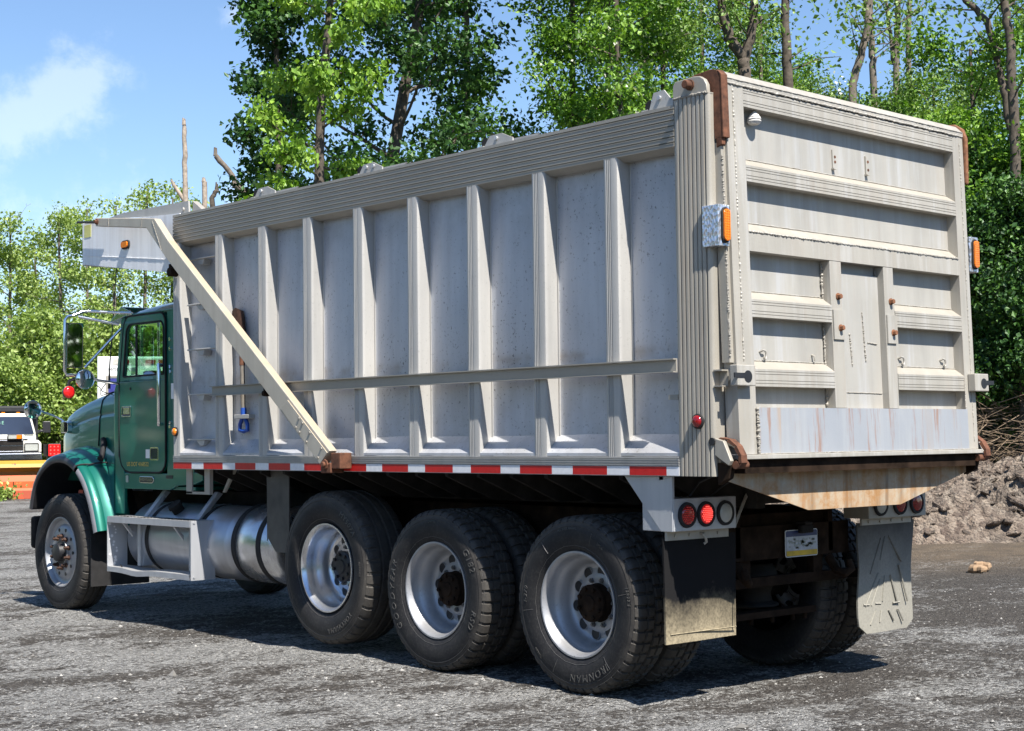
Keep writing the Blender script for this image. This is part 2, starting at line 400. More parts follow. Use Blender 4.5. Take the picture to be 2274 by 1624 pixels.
def tyre_mat(name, dust):
    m, g = newmat(name); v = g.coord()
    n = g.noise(v, 7, 6, 0.65)
    geo = g.coord((0, 1, 1)); ln = g.n('ShaderNodeVectorMath', dict(operation='LENGTH'), i0=geo).outputs['Value']
    c = g.mix(g.ramp(n, (0.3, 0), (0.7, 1)), (0.014, 0.014, 0.016), (0.028, 0.027, 0.027))
    w = g.math('MULTIPLY', g.ramp(ln, (0.44, 0.0), (0.50, 1.0), (0.53, 0.8)), g.ramp(n, (0.3, 0.4), (0.65, 1)))
    c = g.mix(g.math('MULTIPLY', w, dust), c, (0.24, 0.21, 0.17))
    fine = g.noise(g.coord((1, 1, 1)), 60, 3)
    c = g.mix(g.math('MULTIPLY', g.ramp(fine, (0.5, 0), (0.8, 1)), 0.10), c, (0.25, 0.23, 0.2))
    b = g.pbsdf(Base_Color=c, Roughness=0.6, Specular_IOR_Level=0.22)
    ringn = g.math('SINE', g.math('MULTIPLY', ln, 900.0))
    g.set(b.inputs['Normal'], g.bump(g.math('ADD', fine, g.math('MULTIPLY', ringn, 0.12)), 0.2, 0.004))
    g.out(b.outputs[0]); return m
M['tyre'] = tyre_mat('tyre_rubber', 0.24)
M['tyretext'] = plain('raised_tyre_lettering', (0.075, 0.072, 0.068), 0.4, 0, 0.25, 30, 0.1)

def glass_mat(name, tint, refl=0.9):
    m, g = newmat(name)
    tr = g.n('ShaderNodeBsdfTransparent', Color=tint); gl = g.n('ShaderNodeBsdfGlossy', Color=(1, 1, 1), Roughness=0.02)
    fr = g.n('ShaderNodeFresnel', IOR=1.5)
    mx = g.n('ShaderNodeMixShader', i0=g.math('MULTIPLY', fr.outputs[0], refl), i1=tr.outputs[0], i2=gl.outputs[0])
    g.out(mx.outputs[0]); return m
M['glass'] = glass_mat('green_tinted_glass', (0.46, 0.70, 0.57), 0.35)
M['darkglass'] = plain('dark_windscreen', (0.02, 0.025, 0.05), 0.06, 0.0, 0.1, 3, 0, coat=0.5)

def flap_mat():
    m, g = newmat('muddy_mud_flap'); v = g.coord()
    sx = g.n('ShaderNodeSeparateXYZ', i0=v)
    n = g.noise(v, 5, 7, 0.7); f = g.noise(v, 70, 3)
    lvl = g.math('ADD', sx.outputs[2], g.math('MULTIPLY', g.math('SUBTRACT', n, 0.5), 0.35))
    k = g.ramp(lvl, (0.38, 1.0), (0.62, 0.0))
    k = g.math('MULTIPLY', k, g.ramp(f, (0.3, 0.55), (0.6, 1)))
    c = g.mix(k, (0.012, 0.0115, 0.012), (0.34, 0.285, 0.19))
    b = g.pbsdf(Base_Color=c, Roughness=0.85, Specular_IOR_Level=0.12)
    g.set(b.inputs['Normal'], g.bump(f, 0.3, 0.003)); g.out(b.outputs[0]); return m
M['flap'] = flap_mat()

def leaf_mat(name, a, b, c, trans=0.35):
    m, g = newmat(name)
    at_ = g.n('ShaderNodeAttribute', dict(attribute_name='tint'))
    col = g.ramp(at_.outputs['Fac'], (0.0, a), (0.55, b), (1.0, c))
    d = g.n('ShaderNodeBsdfDiffuse', Color=col)
    t = g.n('ShaderNodeBsdfTranslucent', Color=g.mix(1.0, col, (1.0, 1.1, 0.45), 'MULTIPLY'))
    gl = g.n('ShaderNodeBsdfGlossy', Color=(0.9, 1, 0.9), Roughness=0.5)
    m1 = g.n('ShaderNodeMixShader', i0=trans, i1=d.outputs[0], i2=t.outputs[0])
    m2 = g.n('ShaderNodeMixShader', i0=0.03, i1=m1.outputs[0], i2=gl.outputs[0])
    g.out(m2.outputs[0]); return m
M['leafbright'] = leaf_mat('young_yellow_green_leaves', (0.085, 0.18, 0.014), (0.17, 0.31, 0.028), (0.29, 0.44, 0.06))
M['leafdark'] = leaf_mat('dark_maple_and_shaded_leaves', (0.014, 0.045, 0.009), (0.036, 0.10, 0.017), (0.10, 0.21, 0.038), 0.28)
M['leafmid'] = leaf_mat('fresh_green_leaves', (0.040, 0.105, 0.010), (0.125, 0.26, 0.022), (0.27, 0.43, 0.06))
M['leaflocust'] = leaf_mat('locust_leaves', (0.050, 0.105, 0.016), (0.14, 0.25, 0.04), (0.31, 0.42, 0.13))
M['leafpale'] = leaf_mat('pale_spring_leaves', (0.13, 0.20, 0.035), (0.27, 0.365, 0.085), (0.46, 0.55, 0.19))
M['blossom'] = leaf_mat('cream_blossom', (0.45, 0.46, 0.36), (0.6, 0.6, 0.5), (0.75, 0.75, 0.65), 0.3)

def ground_mat():
    m, g = newmat('gravel_and_dried_mud'); v = g.coord()
    vt = g.coord((0.8, 1.35, 1), rot=(0, 0, math.radians(-38)))      # a little longer along the tyre tracks
    big = g.noise(vt, 0.55, 8, 0.66, 0.2); mid = g.noise(vt, 2.6, 8, 0.7, 0.15); fine = g.noise(v, 26, 6, 0.75)
    c1 = g.vor(v, 42, out=1); c2 = g.vor(v, 105, out=1); d1 = g.vor(v, 42); d2 = g.vor(v, 105)
    s1 = g.n('ShaderNodeSeparateColor', i0=c1).outputs[0]; s2 = g.n('ShaderNodeSeparateColor', i0=c2).outputs[1]
    k = g.math('ADD', g.math('MULTIPLY', big, 0.6), g.math('MULTIPLY', mid, 0.4))
    sp = g.n('ShaderNodeSeparateXYZ', i0=v)
    east = g.math('SUBTRACT', g.math('MULTIPLY', sp.outputs[0], 0.75), g.math('MULTIPLY', sp.outputs[1], 0.66))
    er = g.ramp(g.math('MULTIPLY_ADD', east, 0.05, 0.5), (0.44, 0.0), (0.62, 1.0))        # darker, browner towards the spoil heap
    k = g.math('ADD', k, g.math('MULTIPLY', er, -0.10))
    grain = g.math('ADD', g.math('MULTIPLY', s1, 0.45), g.math('MULTIPLY', s2, 0.55))
    stone = g.ramp(grain, (0.12, (0.095, 0.092, 0.087)), (0.5, (0.25, 0.245, 0.232)), (0.9, (0.44, 0.43, 0.41)))
    mud = g.ramp(g.math('ADD', g.math('MULTIPLY', grain, 0.5), g.math('MULTIPLY', fine, 0.5)), (0.25, (0.036, 0.032, 0.028)), (0.5, (0.078, 0.069, 0.060)), (0.8, (0.14, 0.126, 0.11)))
    kk = g.math('ADD', k, g.math('MULTIPLY', g.math('SUBTRACT', fine, 0.5), 0.35))
    kk = g.math('ADD', kk, g.math('MULTIPLY', g.math('SUBTRACT', s1, 0.5), 0.07))
    col = g.mix(g.ramp(kk, (0.445, 0), (0.525, 1)), mud, stone)
    dk = g.math('ADD', mid, g.math('MULTIPLY', g.math('SUBTRACT', fine, 0.5), 0.6))
    col = g.mix(g.math('MULTIPLY', g.ramp(dk, (0.30, 1), (0.41, 0)), 0.6), col, (0.030, 0.027, 0.024))
    far = g.math('ADD', g.math('MULTIPLY', sp.outputs[0], 0.66), g.math('MULTIPLY', sp.outputs[1], 0.75))
    tk = g.math('MULTIPLY', g.math('MULTIPLY', er, g.ramp(g.math('MULTIPLY', far, 0.05), (0.36, 0), (0.52, 1))), g.ramp(mid, (0.3, 0.3), (0.6, 1)))
    col = g.mix(g.math('MULTIPLY', tk, 0.8), col, (0.19, 0.142, 0.095))
    b = g.pbsdf(Base_Color=col, Roughness=0.92, Specular_IOR_Level=0.25)
    h = g.math('ADD', g.math('MULTIPLY', fine, 1.2), g.math('ADD', g.math('MULTIPLY', d1, -0.8), g.math('MULTIPLY', d2, -0.5)))
    g.set(b.inputs['Normal'], g.bump(h, 1.0, 0.03)); g.out(b.outputs[0]); return m
M['ground'] = ground_mat()

def rubble_mat():
    m, g = newmat('broken_asphalt_and_soil'); v = g.coord()
    n = g.noise(v, 1.2, 6, 0.65); f = g.noise(v, 13, 8, 0.75); c1 = g.vor(v, 9.0, out=1); s1 = g.n('ShaderNodeSeparateColor', i0=c1).outputs[0]; d1 = g.vor(v, 9.0); d2 = g.vor(v, 26.0)
    c = g.mix(g.ramp(n, (0.35, 0), (0.65, 1)), (0.23, 0.155, 0.112), (0.28, 0.228, 0.178))
    c = g.mix(0.5, c, g.ramp(s1, (0.1, (0.06, 0.052, 0.046)), (0.5, (0.26, 0.21, 0.165)), (0.9, (0.44, 0.375, 0.30))))
    c = g.mix(g.math('MULTIPLY', g.ramp(f, (0.36, 1), (0.47, 0)), 0.85), c, (0.035, 0.03, 0.026))  # near-black in the crevices, shade painted into the soil colour
    c = g.mix(g.math('MULTIPLY', g.ramp(f, (0.56, 0), (0.68, 1)), 0.6), c, (0.38, 0.34, 0.285))
    b = g.pbsdf(Base_Color=c, Roughness=0.95)
    h = g.math('ADD', f, g.math('ADD', g.math('MULTIPLY', d1, -0.8), g.math('MULTIPLY', d2, -0.5)))
    g.set(b.inputs['Normal'], g.bump(h, 1.0, 0.10)); g.out(b.outputs[0]); return m
M['rubble'] = rubble_mat()
M['asphaltchunk'] = plain('asphalt_chunk', (0.17, 0.142, 0.122), 0.95, 0, 0.55, 14, 1.0)
M['pebble'] = None
def pebble_mat():
    m, g = newmat('loose_stone'); a = g.n('ShaderNodeAttribute', dict(attribute_name='tint'))
    c = g.ramp(a.outputs['Fac'], (0, (0.05, 0.047, 0.043)), (0.5, (0.16, 0.152, 0.14)), (1, (0.40, 0.385, 0.36)))
    b = g.pbsdf(Base_Color=c, Roughness=0.9); g.out(b.outputs[0]); return m
M['pebble'] = pebble_mat()

def diamond_mat():
    m, g = newmat('diamond_tread_plate'); v = g.coord((1, 1, 1), rot=(0.785, 0, 0))
    w = g.vor(g.coord((60, 60, 30), rot=(0.6, 0, 0)), 1.0)
    b = g.pbsdf(Base_Color=(0.60, 0.63, 0.68), Roughness=0.25, Metallic=0.7)
    g.set(b.inputs['Normal'], g.bump(w, 0.9, 0.01)); g.out(b.outputs[0]); return m
M['diamond'] = diamond_mat()

M['reddot'] = plain('red_lens_dot', (0.85, 0.05, 0.04), 0.2, 0.0, 0.1, 40, 0)
M['grimeshade'] = plain('grimy_shaded_sheet', (0.045, 0.042, 0.038), 0.6, 0.1, 0.35, 6, 0.1, dust=0.2)  # grime and the shade on the splash shield both put into this grey
M['lugrust'] = plain('dark_rusted_nuts', (0.06, 0.028, 0.017), 0.8, 0.1, 0.5, 40, 0.3)

def flap_grey():
    m, g = newmat('pale_dusty_mud_flap'); v = g.coord(); sx = g.n('ShaderNodeSeparateXYZ', i0=v)
    n = g.noise(v, 5, 7, 0.7); f = g.noise(v, 70, 3)
    k = g.ramp(g.math('ADD', sx.outputs[2], g.math('MULTIPLY', g.math('SUBTRACT', n, 0.5), 0.3)), (0.60, 1.0), (0.95, 0.12))
    c = g.mix(g.math('MULTIPLY', k, g.ramp(f, (0.3, 0.8), (0.6, 1))), (0.03, 0.029, 0.03), (0.27, 0.255, 0.215))
    b = g.pbsdf(Base_Color=c, Roughness=0.8); g.set(b.inputs['Normal'], g.bump(f, 0.3, 0.003)); g.out(b.outputs[0]); return m
M['flapgrey'] = flap_grey()

M['rim_nut'] = plain('dull_steel_nuts', (0.16, 0.155, 0.15), 0.5, 0.5, 0.3, 20, 0.2)
M['arm'] = alu('dusty_tan_arm', (0.41, 0.375, 0.31), (0.47, 0.435, 0.365), 0.5, 0.1, dirt=0.85, dirtc=(0.40, 0.30, 0.19), seed=27.0, rust=0.1)

# ================================================================== the dump truck
rnd = random.Random(7)
truck = tag(empty('dump_truck', (0, 0, 0)), 'green cab tri-axle dump truck with a tall ribbed aluminium dump body, seen from behind', 'dump truck')
XO, XP = -1.22, -1.115          # outer face of ribs, face of the side sheet

# ---- dump body
b = MB()
pr_ = random.Random(2); prow = []
for i in range(0, 75):                                   # sheet with dents and bulges between the ribs
    yy = .05 + 5.70 * i / 74; row = []
    for j in range(24):
        zz = 1.45 + 1.71 * j / 23; ph = ((yy - .80) / .6135) % 1.0; bul = math.sin(math.pi * ph)
        row.append((XP + .007 * bul * math.sin(1.3 * zz + yy * 2.1) * math.cos(2.2 * zz - yy) - .002 + pr_.uniform(-.0006, .0006), yy, zz))
    prow.append(row)
b.grid(prow); b.box(XP + .010, XP + .022, .05, 5.75, 1.45, 3.16)
b.box(1.108, 1.22, .05, 5.75, 1.29, 3.16)
b.box(XP + .012, 1.108, 5.68, 5.75, 1.32, 3.33)       # front wall
b.box(-1.12, 1.12, .05, 5.75, 1.285, 1.318)           # floor
# sloped fillet shelf along the foot of the side sheet
b.prism([(XP + .006, 1.525), (XO + .004, 1.412), (XO + .004, 1.395), (XP + .012, 1.395)], 'y', .30, 5.70)
body = b.build('dump_body', M['panel'], truck, smooth=30)
r = MB()
def grooved(z0, z1, n, x, d, gw):
    """outward face profile (x,z) from top to bottom with n grooves"""
    pts = [(x, z1)]
    for k in range(n):
        zc = z1 - (z1 - z0) * (k + 0.75) / (n + 0.5)
        pts += [(x, zc + gw), (x + d, zc + gw * .55), (x + d, zc - gw * .7), (x - .002, zc - gw * .9), (x - .002, zc - gw * 1.7), (x, zc - gw * 2.0)]
    return pts + [(x, z0)]
pr = grooved(3.101, 3.330, 7, XO, .010, .0042)
r.prism(pr + [(XO + .05, 3.075), (-1.10, 3.075), (-1.10, 3.330)], 'y', .30, 5.80)
r.build('top_rail', M['rail'], body, smooth=None)
r = MB(); r.box(1.10, 1.22, .30, 5.80, 3.10, 3.33); r.build('top_rail', M['rail'], body)
r = MB(); pr = grooved(1.341, 1.392, 3, XO - .002, .006, .003)
r.prism(pr + [(XO + .10, 1.341), (XO + .10, 1.392)], 'y', .30, 5.80)
r.box(XO + .002, XO + .10, .30, 5.80, 1.284, 1.340)
r.build('bottom_rail', M['rib'], body)
# reflective tape
tp = MB(); y = 5.795; k = 0
seq = []
while y > .31:
    L = .285 if k % 2 == 0 else .180
    seq.append((max(y - L, .30), y, k % 2)); y -= L; k += 1
for (a, c_, m_) in seq:
    tp.mi = m_; tp.box(XO - .0005, XO + .004, a + .0006, c_ - .0006, 1.288, 1.337)
tp.build('reflective_tape', [M['redrefl'], M['whiterefl']], body)

# ribs
def rib(yc, w=.116, name='rib', z0=1.392, z1=3.10):
    h = w / 2; f = []
    # (x,y) plan; left (front) half carries grooves
    pts = [(XP + .004, yc + h)]
    pts += [(XO + .012, yc + h), (XO + .003, yc + h - .003), (XO, yc + h - .010)]
    for q in (.022, .036, .050):
        pts += [(XO, yc + h - q), (XO + .006, yc + h - q - .003), (XO + .006, yc + h - q - .006), (XO, yc + h - q - .009)]
    pts += [(XO, yc - h + .022), (XO + .004, yc - h + .008), (XO + .014, yc - h + .001), (XO + .022, yc - h), (XP + .004, yc - h)]
    m = MB(); m.prism(pts, 'z', z0, z1)
    m.tube([(XP - .003, yc - h - .006, z0 + .08), (XP - .003, yc - h - .006, z1 - .03)], .006, 5)
    return m.build(name, M['rib'], body, smooth=35)
for k, yc in enumerate((.800, 1.420, 2.040, 2.656, 3.270, 3.887, 4.482, 5.097)): rib(yc)
rib(5.745, .11, 'front_post', 1.342)
# side bar
m = MB(); m.box(XO - .012, XO - .001, .30, 5.18, 1.860, 1.922); m.box(XO - .034, XO - .001, .30, 5.18, 1.923, 1.930); m.box(XO - .036, XO - .001, .30, 5.18, 1.853, 1.859)
m.build('side_bar', M['rail'], body)
m = MB(); m.box(-1.20, -1.12, .32, .39, 1.705, 1.733); m.build('tie_lug', M['rail'], body)
# rear corner post, ridged
pts = []; y0, y1 = .075, .302; n = 7
pts.append((XO + .11, y1)); pts.append((XO + .006, y1))
for k in range(n):
    a = y1 - .012 - (y1 - y0 - .01) * k / n; L = (y1 - y0 - .01) / n
    pts += [(XO, a), (XO - .001, a - L * .55), (XO + .001, a - L * .72), (XO + .009, a - L * .80), (XO + .008, a - L * .96)]
pts += [(XO + .001, .068), (XO + .006, .056), (XO + .014, .049), (XO + .024, .046), (-1.125, .046), (-1.125, .11), (-1.11, .302)]
m = MB(); m.prism(pts, 'z', 1.286, 3.354)
cp = m.build('corner_post', M['post'], body, smooth=30)
m = MB(); m.prism([(XO - .002, .305), (-1.13, .305), (-1.13, .046), (XO + .022, .044), (XO - .002, .06)], 'z', 3.3545, 3.362); m.weld((XO, .30, 3.362), (XO, .06, 3.362), .008, rnd); m.build('weld_seam', M['weld'], cp)
m = MB(); m.box(1.125, 1.22, .046, .302, 1.286, 3.354); m.build('corner_post', M['post'], body)
# hinge ear on the post
m = MB(); m.prism([(.305, 3.355), (.302, 3.435), (.285, 3.455), (.15, 3.462), (.105, 3.456), (.075, 3.437), (.056, 3.405), (.052, 3.355)], 'x', XO - .001, XO + .028)
m.build('hinge_ear', M['post'], body, smooth=30, bevel=.004)
m = MB(); m.lathe([(-.050, .0), (-.050, .020), (-.046, .024), (-.012, .024), (-.012, .030), (0, .030)], (XO, .172, 3.418), 'x', 16); m.build('hinge_pin', M['rust'], body, smooth=40)
# tarp bow brackets on top of the rail
def bracket(y0, y1, bolts, z=3.331, h=.066):
    m = MB(); a, c_ = y0, y1
    m.prism([(a, z), (a + (c_ - a) * .20, z + h * .95), (a + (c_ - a) * .62, z + h), (c_, z + .022), (c_, z)], 'x', -1.205, -1.195)
    m.prism([(a - .01, z), (a + .05, z + h * .8), (c_ - .1, z + h * .8), (c_ - .02, z)], 'x', -1.07, -1.06)
    m.box(-1.195, -1.07, a + .02, a + .07, z, z + .012)
    o = m.build('tarp_bracket', M['rib'], body)
    for q in bolts: m = MB(); m.cyl((-1.205, y0 + (y1 - y0) * q, z + h * .6), .013, -.012, 0, 'x', 8); m.build('bracket_bolt', M['brightalu'], o, smooth=40)
    m = MB(); m.cyl((-1.13, y0 + .02, z + .03), .035, -.05, .05, 'x', 12); m.build('tarp_roller', M['blackrubber'], o, smooth=40)
bracket(4.60, 4.32, (.35,)); bracket(3.265, 3.00, (.35, .65)); bracket(1.93, 1.66, (.45,)); bracket(.50, .315, (.45,), 3.331, .10)
# ladder steps
for z in (2.950, 2.590, 2.231, 1.876, 1.519):
    m = MB(); m.box(-1.195, -1.155, 5.155, 5.62, z - .006, z + .006); m.prism([(5.50, z - .006), (5.44, z - .05), (5.39, z - .05), (5.37, z - .006)], 'x', -1.185, -1.117)
    m.prism([(5.20, z + .006), (5.155, z - .055), (5.155, z + .006)], 'x', -1.19, -1.117)
    m.box(-1.16, -1.115, 5.44, 5.50, z - .012, z - .006)
    m.build('ladder_step', M['rib'], body, bevel=.004)
# decals, lamps
m = MB(); m.box(XP - .003, XP + .002, 4.10, 4.425, 1.545, 1.835); 
dm, gg = newmat('peeling_dark_decal'); vv = gg.coord((1, 1, 2.4)); nn = gg.noise(vv, 16, 6, 0.75)
gg.out(gg.pbsdf(Base_Color=gg.mix(gg.ramp(nn, (.53, 0), (.57, 1)), (.03, .03, .03), (.42, .42, .42)), Roughness=.6).outputs[0])
m.build('peeling_decal', dm, body)
def round_lamp(name, c, r, lens, axis_x=-1, parent=body, dots=False):
    m = MB(); m.lathe([(0, r * 1.25), (-.014, r * 1.22), (-.016, r * 1.0)], c, 'x', 24); o = m.build(name, M['blackrubber'], parent, smooth=50)
    m = MB(); m.lathe([(-.014, r), (-.024, r * .92), (-.030, r * .55), (-.031, 0.0001)], c, 'x', 24); m.build('lens', lens, o, smooth=60); return o
round_lamp('marker_lamp', (XO + .001, .153, 1.583), .033, M['redlens'])
round_lamp('marker_lamp', (XO, 5.752, 1.583), .030, M['amber'])
m = MB(); m.cyl((XO + .009, .060, 1.473), .021, -.012, .0, 'x', 16); m.build('drain_hole', M['blackplastic'], cp, smooth=40)
# amber lamp boxes on both rear posts
for sx in (-1, 1):
    m = MB(); xa, xb = (-1.240, -1.148) if sx < 0 else (1.148, 1.240)
    m.box(xa, xb, -.030, .088, 2.518, 2.742); bx = m.build('lamp_box', M['diamond'], body, bevel=.004)
    xc = -1.190 if sx < 0 else 1.196
    m = MB(); m.prism(rrect(xc - .032, xc + .032, 2.535, 2.728, .031), 'y', -.042, -.029); m.build('lamp_gasket', M['blackrubber'], bx, bevel=.004)
    m = MB(); m.prism(rrect(xc - .024, xc + .024, 2.546, 2.717, .0235), 'y', -.052, -.041)
    for i in range(3):
        for j in range(12): m.cyl((xc - .014 + .014 * i, -.052, 2.556 + j * .0137), .0048, -.003, .001, 'y', 6)
    m.build('lens', M['amber'], bx)
# amber oval on the cab shield is added with the shield

# cab shield
SH = [(7.50, 3.085), (6.05, 2.893), (5.82, 2.893), (5.80, 3.10), (5.72, 3.335), (5.72, 3.430), (6.05, 3.440), (6.75, 3.455), (7.50, 3.455)]
sh = MB()
sh.prism([(7.50, 3.085), (6.00, 2.890), (5.84, 2.893), (5.80, 3.07), (5.80, 3.355), (7.50, 3.450)], 'x', -1.155, -1.145)
sh.prism([(7.50, 3.085), (6.00, 2.890), (5.84, 2.893), (5.80, 3.07), (5.80, 3.355), (7.50, 3.450)], 'x', 1.145, 1.155)
sh.prism([(7.50, 3.085), (6.00, 2.890), (5.76, 2.890), (5.76, 2.902), (6.00, 2.902), (7.50, 3.097)], 'x', -1.145, 1.145)
sh.box(-1.155, 1.155, 7.501, 7.513, 3.075, 3.46)
sh.box(-1.162, -1.14, 5.9, 7.50, 3.448, 3.458) if False else None
shield = sh.build('cab_shield', M['shield'], body)
m = MB(); m.prism([(5.69, 3.332), (5.70, 3.446), (6.80, 3.470), (7.10, 3.452), (5.95, 3.355)], 'x', -1.135, -1.120)
m.prism([(5.50, 3.332), (5.69, 3.446), (5.69, 3.332)], 'x', -1.10, -1.05)
m.build('tarp_housing', M['rib'], body)
m = MB(); m.cyl((-1.135, 5.775, 3.385), .016, -.012, .0, 'x', 10); m.build('housing_bolt', M['rib'], body, smooth=40)
m = MB(); m.prism(rrect(6.635, 6.765, 3.148, 3.222, .030), 'x', -1.172, -1.155); lo = m.build('side_lamp', M['blackrubber'], shield, bevel=.004)
m = MB(); m.prism(rrect(6.648, 6.752, 3.160, 3.210, .018), 'x', -1.182, -1.171); m.build('lens', M['amber'], lo) if False else m.build('side_lamp_lens', M['amber'], shield)
m = MB(); m.box(-1.1575, -1.1545, 7.35, 7.475, 3.32, 3.43); m.build('reflector_sticker', M['yellow'], shield)
m = MB(); m.prism([(5.94, 2.889), (5.80, 2.889), (5.80, 2.55)], 'x', -1.15, -1.12); m.build('shield_gusset', M['brightalu'], body)
m = MB(); m.weld((-1.157, 7.49, 3.165), (-1.157, 5.90, 2.985), .003, rnd, 60); m.build('weld_seam', M['shield'], shield)

# tarp arm
ar = MB(); xo, xi = -1.332, -1.268
def seg(p, q, h):
    p = Vector(p); q = Vector(q); d = (q - p).normalized(); nrm = Vector((-d.y, d.x)); 
    if nrm.y < 0: nrm = -nrm
    a = p - nrm * h; c_ = q - nrm * h
    return [tuple(p), tuple(q), tuple(c_), tuple(a)]
ar.prism([(6.925, 3.425), (6.915, 3.352), (6.035, 3.246), (5.715, 2.972), (3.565, 1.333), (3.455, 1.430), (5.68, 3.110), (5.90, 3.308), (6.09, 3.332)], 'x', xo, xi)
arm = ar.build('tarp_arm', M['arm'], truck, bevel=.006)
m = MB(); m.weld((xo - .001, 6.68, 3.395), (xo - .001, 6.68, 3.325), .005, rnd); m.weld((xo - .001, 6.10, 3.33), (xo - .001, 6.12, 3.255), .004, rnd); m.weld((xo - .001, 5.93, 3.29), (xo - .001, 5.78, 3.035), .004, rnd)
m.build('weld_seam', M['weld'], arm)
m = MB(); m.prism([(3.475, 1.415), (3.965, 1.792), (4.06, 1.735), (3.565, 1.338)], 'x', xo - .008, xo - .0005); fp = m.build('splice_plate', M['arm'], arm, bevel=.002)
for t in (.10, .42, .62, .72):
    for s_ in (.22, .78):
        yy = 3.52 + .44 * t; zz = 1.376 + .345 * t + (.035 if s_ > .5 else -.028); yy += -.02 if s_ > .5 else .02
        m = MB(); m.cyl((xo - .008, yy, zz), .009, -.008, 0, 'x', 8); m.build('rivet', M['weld'], arm, smooth=40)
m = MB(); m.lathe([(-.028, .0001), (-.028, .016), (-.010, .018), (-.010, .026), (0, .026)], (xo, 6.885, 3.388), 'x', 8); m.build('tip_bolt', M['rust'], arm)
m = MB(); m.box(-1.325, -1.225, 3.345, 3.455, 1.305, 1.415); m.box(-1.335, -1.22, 3.445, 3.565, 1.275, 1.345); m.cyl((-1.335, 3.50, 1.335), .038, -.012, 0, 'x', 8); m.cyl((-1.347, 3.50, 1.335), .022, -.022, 0, 'x', 8)
m.build('pivot_block', M['rust'], arm, bevel=.006)
m = MB(); m.box(-1.268, -1.225, 5.72, 5.78, 2.89, 2.93); m.cyl((-1.30, 5.72, 2.86), .036, .0, .07, 'x', 12); m.build('arm_clip', M['darkrust'], arm, smooth=40)
m = MB(); m.box(-1.262, -1.22, 4.33, 4.40, 1.83, 1.93); m.cyl((-1.262, 4.36, 1.85), .02, -.03, 0, 'x', 10); m.build('arm_rest', M['darkrust'], body, smooth=40)
m = MB(); m.tube([(-1.20, 6.95, 3.40), (-1.20, 7.52, 3.462)], .012, 6); m.build('tarp_spindle', M['blackplastic'], arm)

# ---- tailgate (leans back slightly towards its foot)
def tgx(x, y, z): return (x, y - .0317 * (3.42 - z), z - .0085 * x * max(0., z - 1.4))
D = .070
tg = MB(); tg.box(-1.0, 1.03, D, D + .02, 1.40, 3.45)
tg.xf(tgx); gate = tg.build('tailgate', M['gatepanel'], truck)
def gpart(name, m, mat=None, parent=gate, **k):
    return m.xf(tgx).build(name, mat or M['gate'], parent, **k)
def beam(zt, zs, zb, xa, xb, name='cross_beam', grooves=True, weld=False):
    p = [(D, zs), (0.0, zt)]
    if grooves:
        for q in (.012, .026): p += [(0, zt - q), (.003, zt - q - .001), (.003, zt - q - .003), (0, zt - q - .004)]
        for q in (.034, .018): p += [(0, zb + q), (.003, zb + q - .001), (.003, zb + q - .003), (0, zb + q - .004)]
    p += [(0, zb), (D, zb)]
    m = MB()
    # prism along x expects (y,z)
    m.prism(p, 'x', xa, xb)
    o = gpart(name, m)
    w = MB()
    if weld: w._w((xa, -.001, zt), (xb, -.001, zt), .009, rnd, jit=.6)
    w._w((xa, D - .004, zs + .002), (xb, D - .004, zs + .002), .005, rnd, 90)
    w.xf(tgx); w.build('weld_seam', M['gate'], o)
XL, XR = -.988, 1.022
beam(3.388, 3.389, 3.287, XL, XR, 'cross_beam')
beam(2.967, 3.012, 2.878, XL, XR)
beam(2.604, 2.660, 2.498, XL, XR, grooves=False, weld=True)
for (xa, xb) in ((XL, -.287), (.325, XR)):
    beam(2.237, 2.285, 2.141, xa, xb); beam(1.860, 1.908, 1.766, xa, xb)
# frame posts
m = MB(); m.box(-1.135, -.9885, 0, D + .02, 1.402, 3.396)
o = gpart('side_post', m); w = MB(); w._w((-1.075, -.001, 3.37), (-1.075, -.001, 1.90), .007, rnd, 150, .6); w.xf(tgx); w.build('weld_seam', M['gate'], o)
m = MB(); m.box(1.0225, 1.135, 0, D + .02, 1.402, 3.396)
o = gpart('side_post', m); w = MB(); w._w((1.095, -.001, 3.35), (1.095, -.001, 1.45), .005, rnd, 180, .6); w._w((1.02, -.001, 1.84), (1.02, -.001, 1.42), .006, rnd, 60, .5); w.xf(tgx); w.build('weld_seam', M['gate'], o)
m = MB(); m.box(-1.170, -1.1355, .018, D, 1.89, 3.07); o = gpart('edge_channel', m, M['post']); w = MB(); w._w((-1.165, .014, 3.0), (-1.165, .014, 1.92), .007, rnd, 160, .7); w.xf(tgx); w.build('weld_seam', M['weld'], o)
# top cap
m = MB(); m.prism([(-.004, 3.397), (-.004, 3.425), (.044, 3.470), (D + .02, 3.470), (D + .02, 3.397)], 'x', -1.145, 1.138)
o = gpart('top_cap', m); w = MB(); w._w((-1.135, -.004, 3.398), (1.13, -.004, 3.398), .008, rnd, 160, .7); w._w((-1.13, -.006, 3.424), (1.13, -.006, 3.424), .004, rnd, 160, .7); w.xf(tgx); w.build('weld_seam', M['gate'], o)
